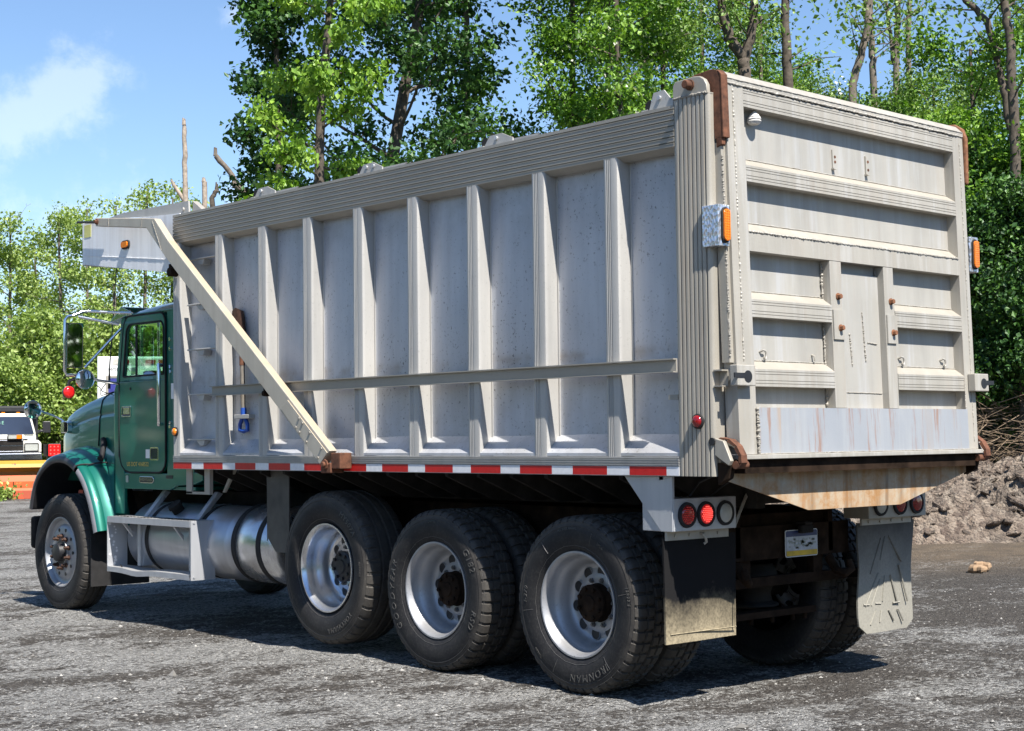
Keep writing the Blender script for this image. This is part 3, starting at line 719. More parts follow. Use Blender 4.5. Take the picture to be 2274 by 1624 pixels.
# centre posts with bolts and pads
for (xa, xb, pads, by) in ((-.286, -.180, (2.045, 2.214), (2.293, 2.112)), (.228, .324, (2.040, 2.208), (2.291, 2.104))):
    m = MB(); m.box(xa, xb, .002, D, 1.653, 2.497); o = gpart('centre_post', m, bevel=.003)
    m = MB(); m.box(xa + .004, xb + .006, -.008, .0015, pads[0], pads[1]); m.xf(tgx); m.build('pad_plate', M['gate'], o)
    for zz in by:
        m = MB(); yy = .0 if zz > 2.2 else -.008
        m.cyl(((xa + xb) / 2 + .01, yy + .002, zz), .020, -.006, 0, 'y', 16); m.cyl(((xa + xb) / 2 + .01, yy - .004, zz), .0145, -.020, 0, 'y', 6)
        m.xf(tgx); m.build('rusty_bolt', M['rustlight'], o)
    w = MB(); s_ = -1 if xa < 0 else -1
    w._w((xa - .004, D - .01, 2.48), (xa - .004, D - .01, 1.67), .010, rnd, 90, .6); w.xf(tgx); w.build('weld_seam', M['weld'], o)
m = MB(); m.box(-.1795, .2275, D - .022, D - .001, 1.653, 2.44); o = gpart('centre_panel', m, M['gatepanel'])
w = MB(); w._w((.06, D - .024, 2.22), (.075, D - .024, 1.93), .007, rnd, 45, .7); w._w((-.07, D - .024, 2.09), (-.055, D - .024, 1.90), .007, rnd, 30, .7); w._w((.10, D - .024, 2.04), (.19, D - .024, 2.035), .006, rnd, 12); w._w((-.18, D - .024, 1.745), (.22, D - .024, 1.742), .005, rnd, 40); w.xf(tgx); w.build('weld_seam', M['weld'], o)
# lower plate and foot flange
m = MB(); m.box(-.985, 1.0225, -.010, -.0005, 1.403, 1.652); o = gpart('lower_plate', m, M['gateplate'])
m = MB(); m.box(-.985, 1.0225, -.0005, D, 1.640, 1.651); gpart('lower_ledge', m)
w = MB(); w._w((-.988, -.010, 1.65), (-.988, -.010, 1.405), .013, rnd, 46, .5); w._w((-1.0, -.010, 1.403), (1.02, -.010, 1.403), .006, rnd, 140, .5); w.xf(tgx); w.build('weld_seam', M['weld'], o)
m = MB(); m.box(-1.135, 1.142, -.030, D, 1.376, 1.400); gpart('foot_flange', m, bevel=.003)
m = MB(); m.box(-1.10, 1.12, .005, D + .02, 1.30, 1.375); gpart('foot_angle', m, M['darkrust'])
# rope hooks on the panel
for (xx, stub) in ((-.84, 0), (-.40, 1), (.448, 0), (.885, 0)):
    m = MB()
    if stub: m.tube([(xx, D, 1.955), (xx, D - .02, 1.945), (xx + .004, D - .02, 1.92)], .006, 6)
    else: m.tube([(xx - .018, D, 1.957), (xx - .012, D - .02, 1.966), (xx + .008, D - .02, 1.964), (xx + .017, D - .02, 1.948), (xx + .015, D - .02, 1.928), (xx + .004, D - .02, 1.918), (xx - .004, D - .02, 1.930)], .0065, 6)
    m.xf(tgx); m.build('rope_hook', M['gate'], gate, smooth=50)
for (xx, bolts) in ((-.125, (.62, .35)), (.195, (.7, .25))):
    m = MB(); m.box(xx - .008, xx + .008, D - .010, D, 3.055, 3.165); m.box(xx - .014, xx + .012, D - .022, D, 3.048, 3.056); o = gpart('sign_bracket', m)
    for q in bolts: m = MB(); m.cyl((xx + .012, D - .004, 3.055 + .11 * q), .009, -.008, 0, 'y', 8); m.xf(tgx); m.build('bracket_bolt', M['rust'], o)
# latch blocks
for s_ in (-1, 1):
    m = MB(); xa, xb = (-1.195, -1.045) if s_ < 0 else (1.055, 1.205)
    m.box(xa, xb, -.055, -.002, 1.765, 1.876); o = gpart('latch_block', m, M['gate'], bevel=.005)
    xc = xa + .085 if s_ < 0 else xb - .055
    m = MB(); m.cyl((xc, -.055, 1.815), .032, -.0025, .001, 'y', 20); m.box(min(xc, xc + s_ * .11), max(xc, xc + s_ * .11), -.058, -.050, 1.807, 1.833); m.xf(tgx); m.build('latch_slot', M['blackplastic'], o)
m = MB(); m.box(-1.215, -1.16, -.012, .046, 1.766, 1.772); m.box(-1.215, -1.16, -.012, .046, 1.850, 1.858); m.box(-1.166, -1.160, -.012, .046, 1.772, 1.850); m.build('latch_bracket', M['post'], body)
# foot hooks: bent rusty straps at both lower corners, with pins
for s_ in (-1, 1):
    m = MB(); X = s_ * 1.165
    c_ = [(.03, 1.495), (-.035, 1.485), (-.085, 1.45), (-.115, 1.40), (-.118, 1.36), (-.10, 1.335)]
    for a, c2 in zip(c_, c_[1:]):
        m.prism([a, c2, (c2[0] + .02, c2[1] - .004), (a[0] + .02, a[1] - .012)], 'x', X - .024, X + .024)
    m.build('foot_strap', M['rust'], truck)
    m = MB(); m.cyl((s_ * 1.10, -.075, 1.348), .022, -.09 if s_ < 0 else .0, 0 if s_ < 0 else .09, 'x', 12); m.build('foot_pin', M['rust'], truck, smooth=40)
    m = MB(); m.prism([(.046, 1.49), (-.015, 1.475), (-.065, 1.37), (-.05, 1.345), (.046, 1.40)], 'x', X - .05 * (1 if s_ < 0 else -1), X - .024 * (1 if s_ < 0 else -1)); m.build('foot_lug', M['post'], truck, bevel=.003)
    m = MB(); m.prism([(.046, 1.36), (-.05, 1.34), (-.03, 1.275), (.046, 1.24)], 'x', X - .03, X + .012); m.build('foot_lug', M['darkrust'], truck, bevel=.003)
# rusty hinge arms of the gate
m = MB(); m.prism([(.20, 3.480), (.06, 3.492), (.020, 3.482), (-.004, 3.450), (-.014, 3.110), (.040, 3.105), (.060, 3.27), (.105, 3.32), (.19, 3.40)], 'x', -1.178, -1.150)
m.prism([(.014, 3.484), (-.014, 3.455), (-.026, 3.110), (-.014, 3.108), (-.004, 3.448)], 'x', -1.180, -1.128)
m.prism([(.03, 3.11), (-.012, 3.11), (-.012, 3.072), (.03, 3.060)], 'x', -1.178, -1.150)
m.build('gate_hinge', M['rust'], gate, bevel=.003)
m = MB(); m.prism([(.20, 3.480), (.06, 3.470), (.0, 3.43), (-.022, 3.37), (-.022, 3.075), (.040, 3.075), (.060, 3.27), (.19, 3.40)], 'x', 1.140, 1.175)
m.build('gate_hinge', M['rustlight'], gate, bevel=.012)
# spreader apron under the gate
m = MB(); m.prism([(-1.172, 1.335), (-1.172, 1.272), (-.45, 1.079), (.43, 1.079), (1.195, 1.272), (1.195, 1.335)], 'y', .028, .038)
ap = m.build('spreader_apron', M['apron'], truck)
m = MB(); m.box(-1.172, 1.18, .03, .30, 1.3355, 1.345); m.build('apron_top', M['darkrust'], ap)
m = MB(); m.box(-1.05, -.85, -.02, .028, 1.317, 1.322); m.box(.80, 1.10, -.02, .028, 1.317, 1.322); m.build('apron_strip', M['gate'], ap)
m = MB(); m.prism([(XO + .002, .075), (XO + .002, .302), (-1.12, .302), (-1.12, .075)], 'z', 1.2825, 1.2855); m.build('post_foot', M['darksteel'], body)
# crossmembers under the body floor
for k in range(17):
    m = MB(); yy = .45 + .315 * k
    m.prism([(-1.19, 1.2825), (-1.19, 1.262), (-.80, 1.10), (.80, 1.10), (1.19, 1.262), (1.19, 1.2825)], 'y', yy, yy + .03)
    m.build('crossmember', M['darksteel'], body)
m = MB(); m.box(-.52, -.44, .35, 5.75, 1.08, 1.2825); m.box(.44, .52, .35, 5.75, 1.08, 1.2825); m.build('long_sill', M['darksteel'], body)

# ---- chassis and running gear
m = MB()
for s_ in (-1, 1):
    m.box(s_ * .44 - .02, s_ * .44 + .02, .56, 8.9, .78, 1.05)
for yy in (.60, 1.9, 3.2, 4.6, 6.2): m.box(-.42, .42, yy, yy + .05, .80, 1.03)
frame = m.build('chassis_frame', M['darkrust'], truck)
m = MB(); m.box(-.80, .92, .60, .66, .592, .650); m.box(-.80, .92, .598, .602, .640, .652)
for xx in (-.33, .36): m.box(xx - .045, xx + .045, .60, .655, .6505, .90)
m.build('rear_crossbar', M['darkrust'], truck, bevel=.004)
m = MB(); m.box(-.75, .48, .72, .82, .405, .425); m.box(-.75, .48, .715, .722, .385, .425)
for xx in (-.3, -.1, .1, .3, .42): m.cyl((xx, .76, .405), .014, -.06, 0, 'z', 8)
m.build('spring_plate', M['darkrust'], truck)
m = MB(); m.lathe([(.426, .12), (.44, .155), (.452, .155), (.47, .115), (.52, .105), (.56, .12), (.60, .15), (.64, .15), (.70, .12)], (.12, .92, 0), 'z', 24, caps=True); m.build('air_spring', M['darksteel'], truck, smooth=40)
m = MB(); m.box(-.55, .62, .56, .60, .76, .96); m.build('rear_beam', M['darkrust'], truck)
for s_ in (-1, 1):
    m = MB(); m.tube([(s_ * .44, .58, .74), (s_ * .44, .52, .66), (s_ * .46, .47, .64), (s_ * .50, .45, .67), (s_ * .50, .47, .72)], [.03, .028, .028, .026, .02], 8); m.build('tow_hook', M['darkrust'], truck, smooth=50)
for yy, zz in ((1.22, .515), (2.5627, .515), (3.813, .594), (7.99, .515)):
    m = MB(); m.tube([(-.75, yy, zz), (-.3, yy, zz), (-.2, yy, zz + .02), (.2, yy, zz + .02), (.3, yy, zz), (.75, yy, zz)], [.07, .08, .15, .15, .08, .07], 14)
    if yy < 3: m.lathe([(-.22, .06), (-.16, .16), (0, .22), (.16, .2), (.26, .08), (.5, .06)], (0, yy, zz), 'y', 16, caps=True)
    m.build('axle', M['darksteel'], truck, smooth=50)
m = MB(); m.tube([(0, 2.9, .62), (0, 5.5, .75)], .05, 10); m.build('drive_shaft', M['darksteel'], truck, smooth=40)
m = MB(); m.tube([(-.98, .45, 1.16), (-.93, .42, 1.24), (-.84, .40, 1.275)], .006, 5); m.tube([(-.80, .45, 1.16), (-.72, .42, 1.22), (-.62, .40, 1.27)], .006, 5); m.build('wiring', M['blackplastic'], truck)

# ---- wheels
def tyre_mesh(hw, R, nlug, depth, rib=False, seed=0):
    """profile (x, r); outer side at -hw"""
    s1 = hw / .145
    half = [(-.100, .300), (-.112, .312), (-.126, .335), (-.1385, .365), (-.144, .395), (-.146, .425), (-.1435, .452), (-.1405, .462), (-.1425, .466), (-.138, .480), (-.1355, .487), (-.1365, .491), (-.132, .500), (-.127, .507), (-.121, .516), (-.108, .523)]
    mid = [(-.070, .526), (-.066, .512), (-.056, .512), (-.052, .526), (-.012, .527), (-.008, .513), (.008, .513), (.012, .527), (.052, .526), (.056, .512), (.066, .512), (.070, .526)]
    prof = half + mid + [(-x, r) for x, r in reversed(half)]
    def sc(x, r): return (x * s1, .300 + (r - .300) * (R - .300) / (.527 - .300))
    prof = [sc(*p) for p in prof]; thr = .300 + (.4995 - .300) * (R - .300) / (.527 - .300)
    offs = (0.0, .34, .68, .74, .94); m = MB(); vs = []; rr = random.Random(seed)
    N = nlug * len(offs)
    angs = [2 * math.pi * (k + o_) / nlug for k in range(nlug) for o_ in offs]; low = [0, 0, 0, 1, 1] * nlug
    for (x, r) in prof:
        sh = .5 / nlug * 2 * math.pi if x > 0 else 0
        for j, a in enumerate(angs):
            q = r
            if r > thr and low[j]: q = r - depth * (1.0 if not rib or abs(x) > .1 * s1 else .15)
            a2 = a + sh + (0 if not rib else 0)
            p, w = q * math.cos(a2), q * math.sin(a2)
            vs.append((x, w, p))
    n = len(angs)
    fs = [(i * n + j, (i + 1) * n + j, (i + 1) * n + (j + 1) % n, i * n + (j + 1) % n) for i in range(len(prof) - 1) for j in range(n)]
    m.add(vs, fs); return m
def side_x(r, hw, R):
    t = .300 + (r - .300) * (.527 - .300) / (R - .300)
    xs = np.interp(t, [.300, .312, .335, .365, .395, .425, .452, .48, .507], [.100, .112, .126, .1385, .144, .146, .1435, .138, .127])
    return -float(xs) * hw / .145
def ring_text(m, s, rad, clock, size, hw, R, shear=0.0, spacing=1.0, extr=.0016):
    """raised lettering reading clockwise, centred on a clock angle (deg)"""
    vs, fs = text(s, size, extr, shear, spacing); out = []
    for (x, y, z) in vs:
        th = math.radians(clock) + x / rad; r = rad + y
        out.append((side_x(r, hw, R) - .0012 - z, -r * math.sin(th), r * math.cos(th)))
    m.add(out, fs)
def arc_line(m, rad, a0, a1, hw, R, w=.0015):
    pts = []
    for k in range(25):
        th = math.radians(a0 + (a1 - a0) * k / 24); pts.append((side_x(rad, hw, R) - .0002, -rad * math.sin(th), rad * math.cos(th)))
    m.tube(pts, w, 4)
def flatten(o, z):
    for v in o.data.vertices:
        if v.co.z < z: v.co.z = z

def make_wheel(name, c, kind, texts, hw=.145, R=.527, spin=0.0, nlug=46, mats=None):
    """a wheel: tyres, rim, hub; local outer side is -x"""
    wl = empty(name, c); wl.parent = truck
    t = tyre_mesh(hw, R, nlug, .013 if kind == 'dual' else .008, rib=kind != 'dual')
    o = t.build('tyre', M['tyre'], wl, smooth=32); flatten(o, -c[2] + .001 if kind != 'lift' else -R)
    if kind == 'dual':
        t2 = MB(); t2.v, t2.f, t2.m = list(t.v), list(t.f), list(t.m); t2.xf(lambda x, y, z: (x + .325, y, z)); o2 = t2.build('inner_tyre', M['tyre'], wl, smooth=32); flatten(o2, -c[2] + .001)
    if texts:
        m = MB()
        for a in texts: ring_text(m, *a[:4], hw, R, *a[4:])
        for (rad, a0, a1) in ((.505 * R / .527, 0, 360), (.352, 0, 360)): arc_line(m, rad, a0, a1, hw, R)
        if kind == 'dual' and 'IRONMAN' in texts[0][0]:
            for a in (20, 78, 140, 205, 262, 322):
                th = math.radians(a); m.tube([(side_x(q, hw, R) - .0005, -q * math.sin(th), q * math.cos(th)) for q in (.37, .40, .43, .455)], .0016, 4)
        m.build('tyre_lettering', M['tyretext'], wl)
    e = hw - .145     # wider tyres sit the flange further out
    rm = MB(); q = .03 if kind == 'lift' else 0.0
    if kind == 'steer':
        prof = [(-.100, .303), (-.112, .318), (-.122, .317), (-.122, .306), (-.108, .296), (-.085, .288), (-.072, .268), (-.072, .252), (-.092, .236), (-.100, .215), (-.102, .16), (-.098, .115), (-.115, .112), (-.118, .095)]
    else:
        prof = [(-.100 - e, .303), (-.114 - e, .318), (-.124 - e, .316), (-.124 - e, .306), (-.110 - e, .294), (-.085 - e, .286), (-.05 - e, .281), (-.035 - q, .270), (-.01 - q, .254), (.03 - q, .246), (.053 - q, .238), (.065 - q, .224), (.069 - q, .207), (.063 - q, .187), (.053 - q, .165), (.051 - q, .135), (.057 - q, .115), (.057 - q, .09)]
    rm.lathe(prof, (0, 0, 0), 'x', 72)
    rim = rm.build('rim', (mats or M['wheelalu']), wl, smooth=35)
    def ringed(name, mb, mats_, rad, ph, smooth=None):
        """ten copies of one small piece round the wheel"""
        first = None
        for k in range(10):
            a = 2 * math.pi * k / 10 + ph
            if first is None: w = first = mb.build(name, mats_, wl, smooth=smooth)
            else: w = first.copy(); COL.objects.link(w)
            w.location = (0, rad * math.sin(a), rad * math.cos(a))
    hh = MB()
    if kind == 'steer':
        hh.cyl((-.100, 0, 0), .016, -.004, .002, 'x', 12); ringed('hand_hole', hh, M['blackplastic'], .205, .314, 40)
    else:
        hh.mi = 0; hh.cyl((.0635 - q, 0, 0), .033, -.006, .002, 'x', 18)
        hh.mi = 1; hh.lathe([(-.002, .033), (-.006, .0345), (-.002, .037)], (.0615 - q, 0, 0), 'x', 18)
        ringed('hand_hole', hh, [M['blackplastic'], mats or M['wheelalu']], .190, .1257 + spin, 40)
    hb = MB(); nt = MB()
    if kind == 'steer':
        hb.lathe([(-.10, .112), (-.118, .108), (-.122, .085), (-.165, .078), (-.172, .065), (-.172, .0001)], (0, 0, 0), 'x', 24)
        nt.cyl((0, 0, 0), .022, -.112, -.100, 'x', 12); nt.cyl((0, 0, 0), .0175, -.140, -.110, 'x', 6); nt.cyl((0, 0, 0), .010, -.155, -.138, 'x', 8); ringed('lug_nut', nt, M['lugrust'], .143, 0)
    else:
        xx = -.010 if kind == 'dual' else -.035
        hb.lathe([(.06, .118), (.04, .112), (.02, .105), (xx + .02, .112), (xx, .112), (xx - .006, .105), (xx - .010, .05), (xx - .02, .045), (xx - .022, .0001)], (0, 0, 0), 'x', 28)
        for k in range(8):
            a = 2 * math.pi * k / 8 + spin; hb.cyl((xx, .088 * math.sin(a), .088 * math.cos(a)), .013, -.022, 0, 'x', 6)
        nt.cyl((0, 0, 0), .016, .040 - q, .053 - q, 'x', 6); nt.cyl((0, 0, 0), .009, .030 - q, .043 - q, 'x', 8); ringed('lug_nut', nt, M['rim_nut'], .138, spin)
    hb.build('hub', M['darkrust'] if kind == 'dual' else M['blackplastic'], wl, smooth=40)
    return wl
XW = -1.005
w_rear = make_wheel('wheel', (XW, 1.222, .515), 'dual', [('IRONMAN', .428, 163, .062, .15, 1.25), ('I-370', .43, 275, .040, .2, 1.2), ('ALL STEEL RADIAL', .452, 353, .020), ('TUBELESS', .442, 226, .018), ('3PD6', .418, 32, .026), ('12R22.5', .452, 80, .026, .2, 1.3)], spin=.35)
w_mid = make_wheel('wheel', (XW, 2.5627, .515), 'dual', [('GOODYEAR', .432, 262, .066, .25, 1.5), ('G182', .432, 60, .070, .2, 1.1), ('RSD', .432, 112, .060, .2, 1.3), ('UNISTEEL', .448, 0, .020)], spin=.1, mats=M['wheelalu'])
w_lift = make_wheel('wheel', (-.945, 3.813, .594), 'lift', [('YOKOHAMA', .445, 152, .050, .2, 1.2), ('MY507A', .445, 42, .058, .15, 1.15), ('TUBELESS', .46, 232, .022), ('425/65R22.5', .44, 88, .020)], hw=.20, R=.548, spin=.2, nlug=40, mats=M['polished'])
w_steer = make_wheel('wheel', (-1.012, 7.99, .515), 'steer', [('ALL STEEL', .44, 0, .02)], nlug=44)
w_steer['label'] = 'steering wheel end with rusty lug nuts'
for w in (w_rear, w_mid, w_lift, w_steer):           # the far side, sharing the meshes
    c = w.copy(); COL.objects.link(c); c.parent = truck; c.location = (-w.location.x, w.location.y, w.location.z); c.rotation_euler = (0, 0, math.pi)
    if 'label' in c: del c['label']
    for ch in w.children:
        if ch.name.startswith('tyre_lettering'): continue
        k = ch.copy(); COL.objects.link(k); k.parent = c
        for g_ in ch.children:
            q = g_.copy(); COL.objects.link(q); q.parent = k

# ---- mud flaps, lamp boxes, plate
def flap(xa, xb, zt, zb, curl, r, ridges):
    m = MB(); n = 14; rows_f = []; rows_b = []
    for i in range(n + 1):
        t = i / n; z = zt + (zb - zt) * t
        y = .462 + curl * math.sin(t * 2.6) * .6
        ins = 0.0
        if r and zb + r > z: ins = r - math.sqrt(max(0, r * r - (zb + r - z) ** 2))
        if curl: ins += .03 * math.exp(-((t - .42) / .22) ** 2)
        L, R_ = xa + ins, xb - ins * (.4 if curl and t < .8 else 1)
        rows_f.append([(L + (R_ - L) * k / 8, y - .012 * math.sin(math.pi * k / 8 + t), z) for k in range(9)])
        rows_b.append([(p[0], p[1] + .012, p[2]) for p in rows_f[-1]])
    m.grid(rows_f); m.grid([rr_[::-1] for rr_ in rows_b])
    for i in range(n):
        for k in (0, 8):
            a, b_, c_, d_ = rows_f[i][k], rows_f[i + 1][k], rows_b[i + 1][k], rows_b[i][k]
            m.add([a, b_, c_, d_], [(0, 1, 2, 3)])
    m.add([*rows_f[-1], *rows_b[-1]], [(k, k + 1, 9 + k + 1, 9 + k) for k in range(8)])
    o = m.build('mud_flap', M['flapgrey'] if curl else M['flap'], truck, smooth=50)
    e = MB()
    for a in ridges:
        e.prism(a, 'y', .430, .462 if not curl else .470)
    if ridges: e.build('flap_ridge', M['flap'], o)
    return o
flap(-1.183, -.575, .945, .352, 0.0, 0.0, []) 
m = MB(); m.tube([(-1.15, .449, .405), (-.60, .449, .405)], .004, 5); m.tube([(-.612, .447, .405), (-.605, .449, .62)], .004, 5); m.build('flap_seam', M['flap'], truck)
fl = flap(.585, 1.192, .945, .248, .035, .075, [])
m = MB()
def fy(z):
    t = (.945 - z) / .697; return .462 + .035 * math.sin(t * 2.6) * .6 - .0125
for (x0, z0, x1, z1) in ((.66, .42, .80, .62), (.72, .42, .82, .58), (.93, .60, 1.00, .42), (1.02, .66, 1.11, .42), (.84, .44, .87, .60), (.76, .38, .70, .30), (.82, .38, .80, .31), (.90, .38, .95, .31), (1.00, .38, 1.05, .30), (.64, .43, .70, .425), (.76, .43, .82, .425), (.95, .42, 1.02, .42), (.82, .70, .86, .85), (.90, .85, 1.05, .68), (.72, .62, .82, .84)):
    m.tube([(x0, fy(z0), z0), (x1, fy(z1), z1)], .006, 5)
m.build('flap_ridge', M['flapgrey'], fl)
for s_ in (-1, 1):
    xa, xb = (-1.183, -.662) if s_ < 0 else (.600, 1.215)
    m = MB(); m.box(xa, xb, .380, .62, .977, 1.158) if s_ < 0 else m.box(xa, xb, .385, .58, .972, 1.145)
    o = m.build('lamp_bracket', M['brightalu'] if s_ < 0 else M['post'], truck, bevel=.004)
    m = MB(); m.box(xa + .005, xb, .440, .455, .925, .9765) if s_ < 0 else m.box(xa, xb - .09, .440, .455, .930, .9715)
    for k in range(4): m.cyl((xa + .07 + k * .12, .440, .95), .009, -.007, 0, 'y', 8)
    if s_ < 0: m.tube([(-.90, .445, .955), (-.90, .42, .95), (-.885, .415, .925), (-.875, .42, .905), (-.885, .43, .895)], .008, 6)
    m.build('flap_hanger', M['post'], o)
    cs = ((-1.080, M['redlens']), (-.925, M['redlit']), (-.762, M['clearlens'])) if s_ < 0 else ((.72, M['clearlens']), (.925, M['redlens']), (1.105, M['redlens']))
    for xx, lens in cs:
        yy = .380 if s_ < 0 else .385; zz = 1.066 if s_ < 0 else 1.058
        m = MB(); m.lathe([(0, .072), (-.014, .070), (-.016, .056), (-.010, .055)], (xx, yy, zz), 'y', 28); lo = m.build('tail_lamp', M['blackrubber'], o, smooth=40)
        m = MB(); m.lathe([(-.010, .056), (-.016, .050), (-.019, .030), (-.020, .0001)], (xx, yy, zz), 'y', 28); lo2 = m.build('tail_lamp_lens', lens, o, smooth=50)
        if s_ < 0 and lens is not M['clearlens']:
            m = MB()
            for i in range(-4, 5):
                for j in range(-4, 5):
                    px, pz = i * .0115 + (j % 2) * .0057, j * .0105
                    if px * px + pz * pz < .046 ** 2: m.cyl((xx + px, yy - .021 + 2.6 * (px * px + pz * pz), zz + pz), .0036, -.003, .003, 'y', 6)
            m.build('tail_lamp_diodes', M['redhot'] if lens is M['redlit'] else M['reddot'], o)
m = MB(); m.prism([(.752, 1.282), (.384, 1.282), (.384, .976), (.474, .976)], 'x', -1.190, -1.184); m.prism([(.384, 1.282), (.384, 1.158), (.40, 1.158), (.40, 1.282)], 'x', -1.184, -1.17)
m.build('gusset_plate', M['brightalu'], truck, bevel=.003)
m = MB(); m.tube([(-.66, .40, .98), (-.56, .42, 1.10), (-.48, .43, 1.20)], .012, 4); m.build('lamp_strut', M['post'], truck)
# number plate: dark band, pale middle, yellow foot
pl = MB(); P = .535
pl.mi = 0; pl.prism(rrect(-.035, .275, .762, .925, .015), 'y', P, P + .004)
pl.mi = 1; pl.prism(rrect(-.031, .271, .766, .921, .013), 'y', P - .0015, P + .0005)
pl.mi = 2; pl.box(-.031, .271, P - .003, P - .001, .800, .885)
pl.mi = 3; pl.box(-.028, .268, P - .003, P - .001, .769, .7995)
pl.mi = 4
q = random.Random(3)
for i in range(40):
    x = -.015 + q.random() * .24; z = .808 + q.random() * .055; pl.box(x, x + .03 * q.random() + .006, P - .0045, P - .0028, z, z + .012)
navy = plain('navy_plate_band', (.02, .035, .12), .4); silver = plain('worn_plate_middle', (.42, .44, .48), .4); py = plain('yellow_plate_foot', (.58, .38, .02), .4); pg = plain('smudged_plate', (.30, .32, .30), .4)
pl.build('number_plate', [M['white'], navy, silver, py, pg], truck)
m = MB(); m.box(.08, .19, P - .04, P - .004, .905, .955); m.box(.10, .17, P - .05, P + .03, .955, .975); m.build('plate_lamp', M['darksteel'], truck, bevel=.006)

# ---- front shield of the lift axle, fuel tanks, steps
m = MB(); m.prism([(4.600, 1.283), (4.590, .78), (4.48, .675), (4.34, .675), (4.30, .70), (4.30, 1.283)], 'x', -1.110, -1.100)
m.box(-1.100, -.60, 4.602, 4.612, .70, 1.283)
m.build('splash_shield', M['grimeshade'], truck)
def tank(y0, y1, cx, cz, r, name, mat, bands, cap=None):
    m = MB(); m.lathe([(y0 - .075, .0001), (y0 - .07, r * .5), (y0 - .045, r * .82), (y0 - .015, r * .96), (y0, r), (y1, r), (y1 + .015, r * .96), (y1 + .045, r * .82), (y1 + .07, r * .5), (y1 + .075, .0001)], (cx, 0, cz), 'y', 56)
    o = m.build(name, mat, truck, smooth=40)
    for (ya, yb, rr_, mt) in bands:
        m = MB(); m.lathe([(ya, r), (ya, r + rr_), (yb, r + rr_), (yb, r)], (cx, 0, cz), 'y', 56); m.build('tank_strap', mt, o, smooth=40)
    if cap:
        m = MB(); m.tube([(cx - r * .55, cap, cz + r * .76), (cx - r * .68, cap, cz + r * .93)], [.052, .052], 14); m.tube([(cx - r * .68, cap, cz + r * .93), (cx - r * .74, cap, cz + r * 1.01)], [.064, .060], 10); m.build('filler_cap', M['darksteel'], o, smooth=30)
    return o
tank(5.30, 6.86, -.765, .685, .298, 'fuel_tank', M['tank'], [(6.555, 6.615, .006, M['brightalu']), (6.50, 6.552, .004, M['blackrubber']), (5.73, 5.79, .006, M['brightalu']), (5.675, 5.727, .004, M['blackrubber'])], 6.20)
tank(4.60, 5.10, -.80, .70, .305, 'hydraulic_tank', M['polished'], [(5.055, 5.11, .006, M['blackrubber']), (4.70, 4.76, .006, M['blackrubber'])])
m = MB()
m.box(-1.205, -1.00, 5.56, 6.94, .866, .874); m.box(-1.209, -1.2045, 5.56, 6.94, .822, .874)
top = m.build('upper_step', M['brightalu'], truck)
m = MB(); rows = []
for i in range(17):
    y = 5.57 + 1.37 * i / 16; dz = -.018 * math.exp(-((y - 6.45) / .18) ** 2); rows.append((y, dz))
m.grid([[(-1.209, y, .405 + d), (-1.209, y, .448 + d), (-1.02, y, .448 + d * .6)] for y, d in rows])
m.grid([[(-1.02, y, .440 + d * .6), (-1.200, y, .440 + d), (-1.205, y, .405 + d)] for y, d in rows])
m.build('lower_step', M['brightalu'], truck, smooth=30)
m = MB()
for y0 in (6.0, 6.4, 6.75, 5.75):
    for k in range(4):
        for j in range(5): m.box(-1.18 + .03 * k, -1.168 + .03 * k, y0 - .12 + j * .055, y0 - .085 + j * .055, .874, .8755)
m.build('step_grip', M['darksteel'], top)
# end plates of the steps
m = MB(); m.prism([(-1.207, .876), (-1.207, .404), (-.985, .404), (-1.0, .62), (-.97, .876)], 'y', 5.548, 5.556)
for (xx, zz) in ((-1.18, .86), (-1.04, .865), (-1.18, .43), (-1.05, .43)): m.cyl((xx, 5.548, zz), .010, -.006, 0, 'y', 8)
m.build('step_end_plate', M['brightalu'], truck)
m = MB(); m.prism([(-1.207, .866), (-1.207, .404), (-1.02, .404), (-1.02, .866)], 'y', 6.944, 6.952); o = m.build('step_end_plate', M['brightalu'], truck)
m = MB(); q = random.Random(5)
for k in range(14): m.cyl((-1.185 + q.random() * .07, 6.9435, .47 + .026 * k), .008 + q.random() * .006, -.001, .001, 'y', 10)
m.build('punched_holes', M['whiterefl'], o)
for yy in (6.61, 5.76):
    m = MB(); m.prism([(-1.04, .862), (-1.005, .862), (-.80, 1.075), (-.845, 1.09)], 'y', yy - .03, yy + .03); m.box(-1.09, -1.05, yy - .025, yy + .025, .46, .81)
    m.prism([(-1.205, .85), (-1.18, .865), (-1.09, .74), (-1.09, .70)], 'y', yy + .10, yy + .125) 
    m.cyl((-.88, yy - .03, 1.02), .010, -.006, 0, 'y', 8); m.cyl((-.86, yy - .03, 1.05), .010, -.006, 0, 'y', 8)
    m.prism([(-1.07, .46), (-1.05, .60), (-.93, .46)], 'y', yy - .03, yy - .02)
    m.build('step_bracket', M['brightalu'], truck, bevel=.003)
m = MB(); m.box(-1.165, -1.155, 5.60, 5.69, 1.09, 1.283); m.box(-1.165, -1.135, 5.33, 5.41, 1.085, 1.283); m.box(-1.165, -1.135, 5.41, 5.69, 1.085, 1.105); m.prism([(5.33, 1.10), (5.30, 1.10), (5.14, 1.283), (5.19, 1.283)], 'x', -1.05, -1.03)
m.build('body_prop_bracket', M['post'], truck)
m = MB(); m.box(-1.12, -.55, 7.42, 7.432, .236, .70); m.build('steer_mud_flap', M['blackrubber'], truck)
m = MB(); m.box(-.58, -.46, 5.2, 7.3, .80, 1.08); m.box(-.44, .44, 5.95, 7.2, .75, 1.12); m.build('recess_shade_box', M['darksteel'], truck)  # dark boxes stand in for the shade of the recess above the tank
m = MB(); m.tube([(-1.05, 7.15, .40), (-1.16, 6.75, .425), (-1.19, 6.74, .47)], .006, 5); m.build('loose_wire', M['blackplastic'], truck)

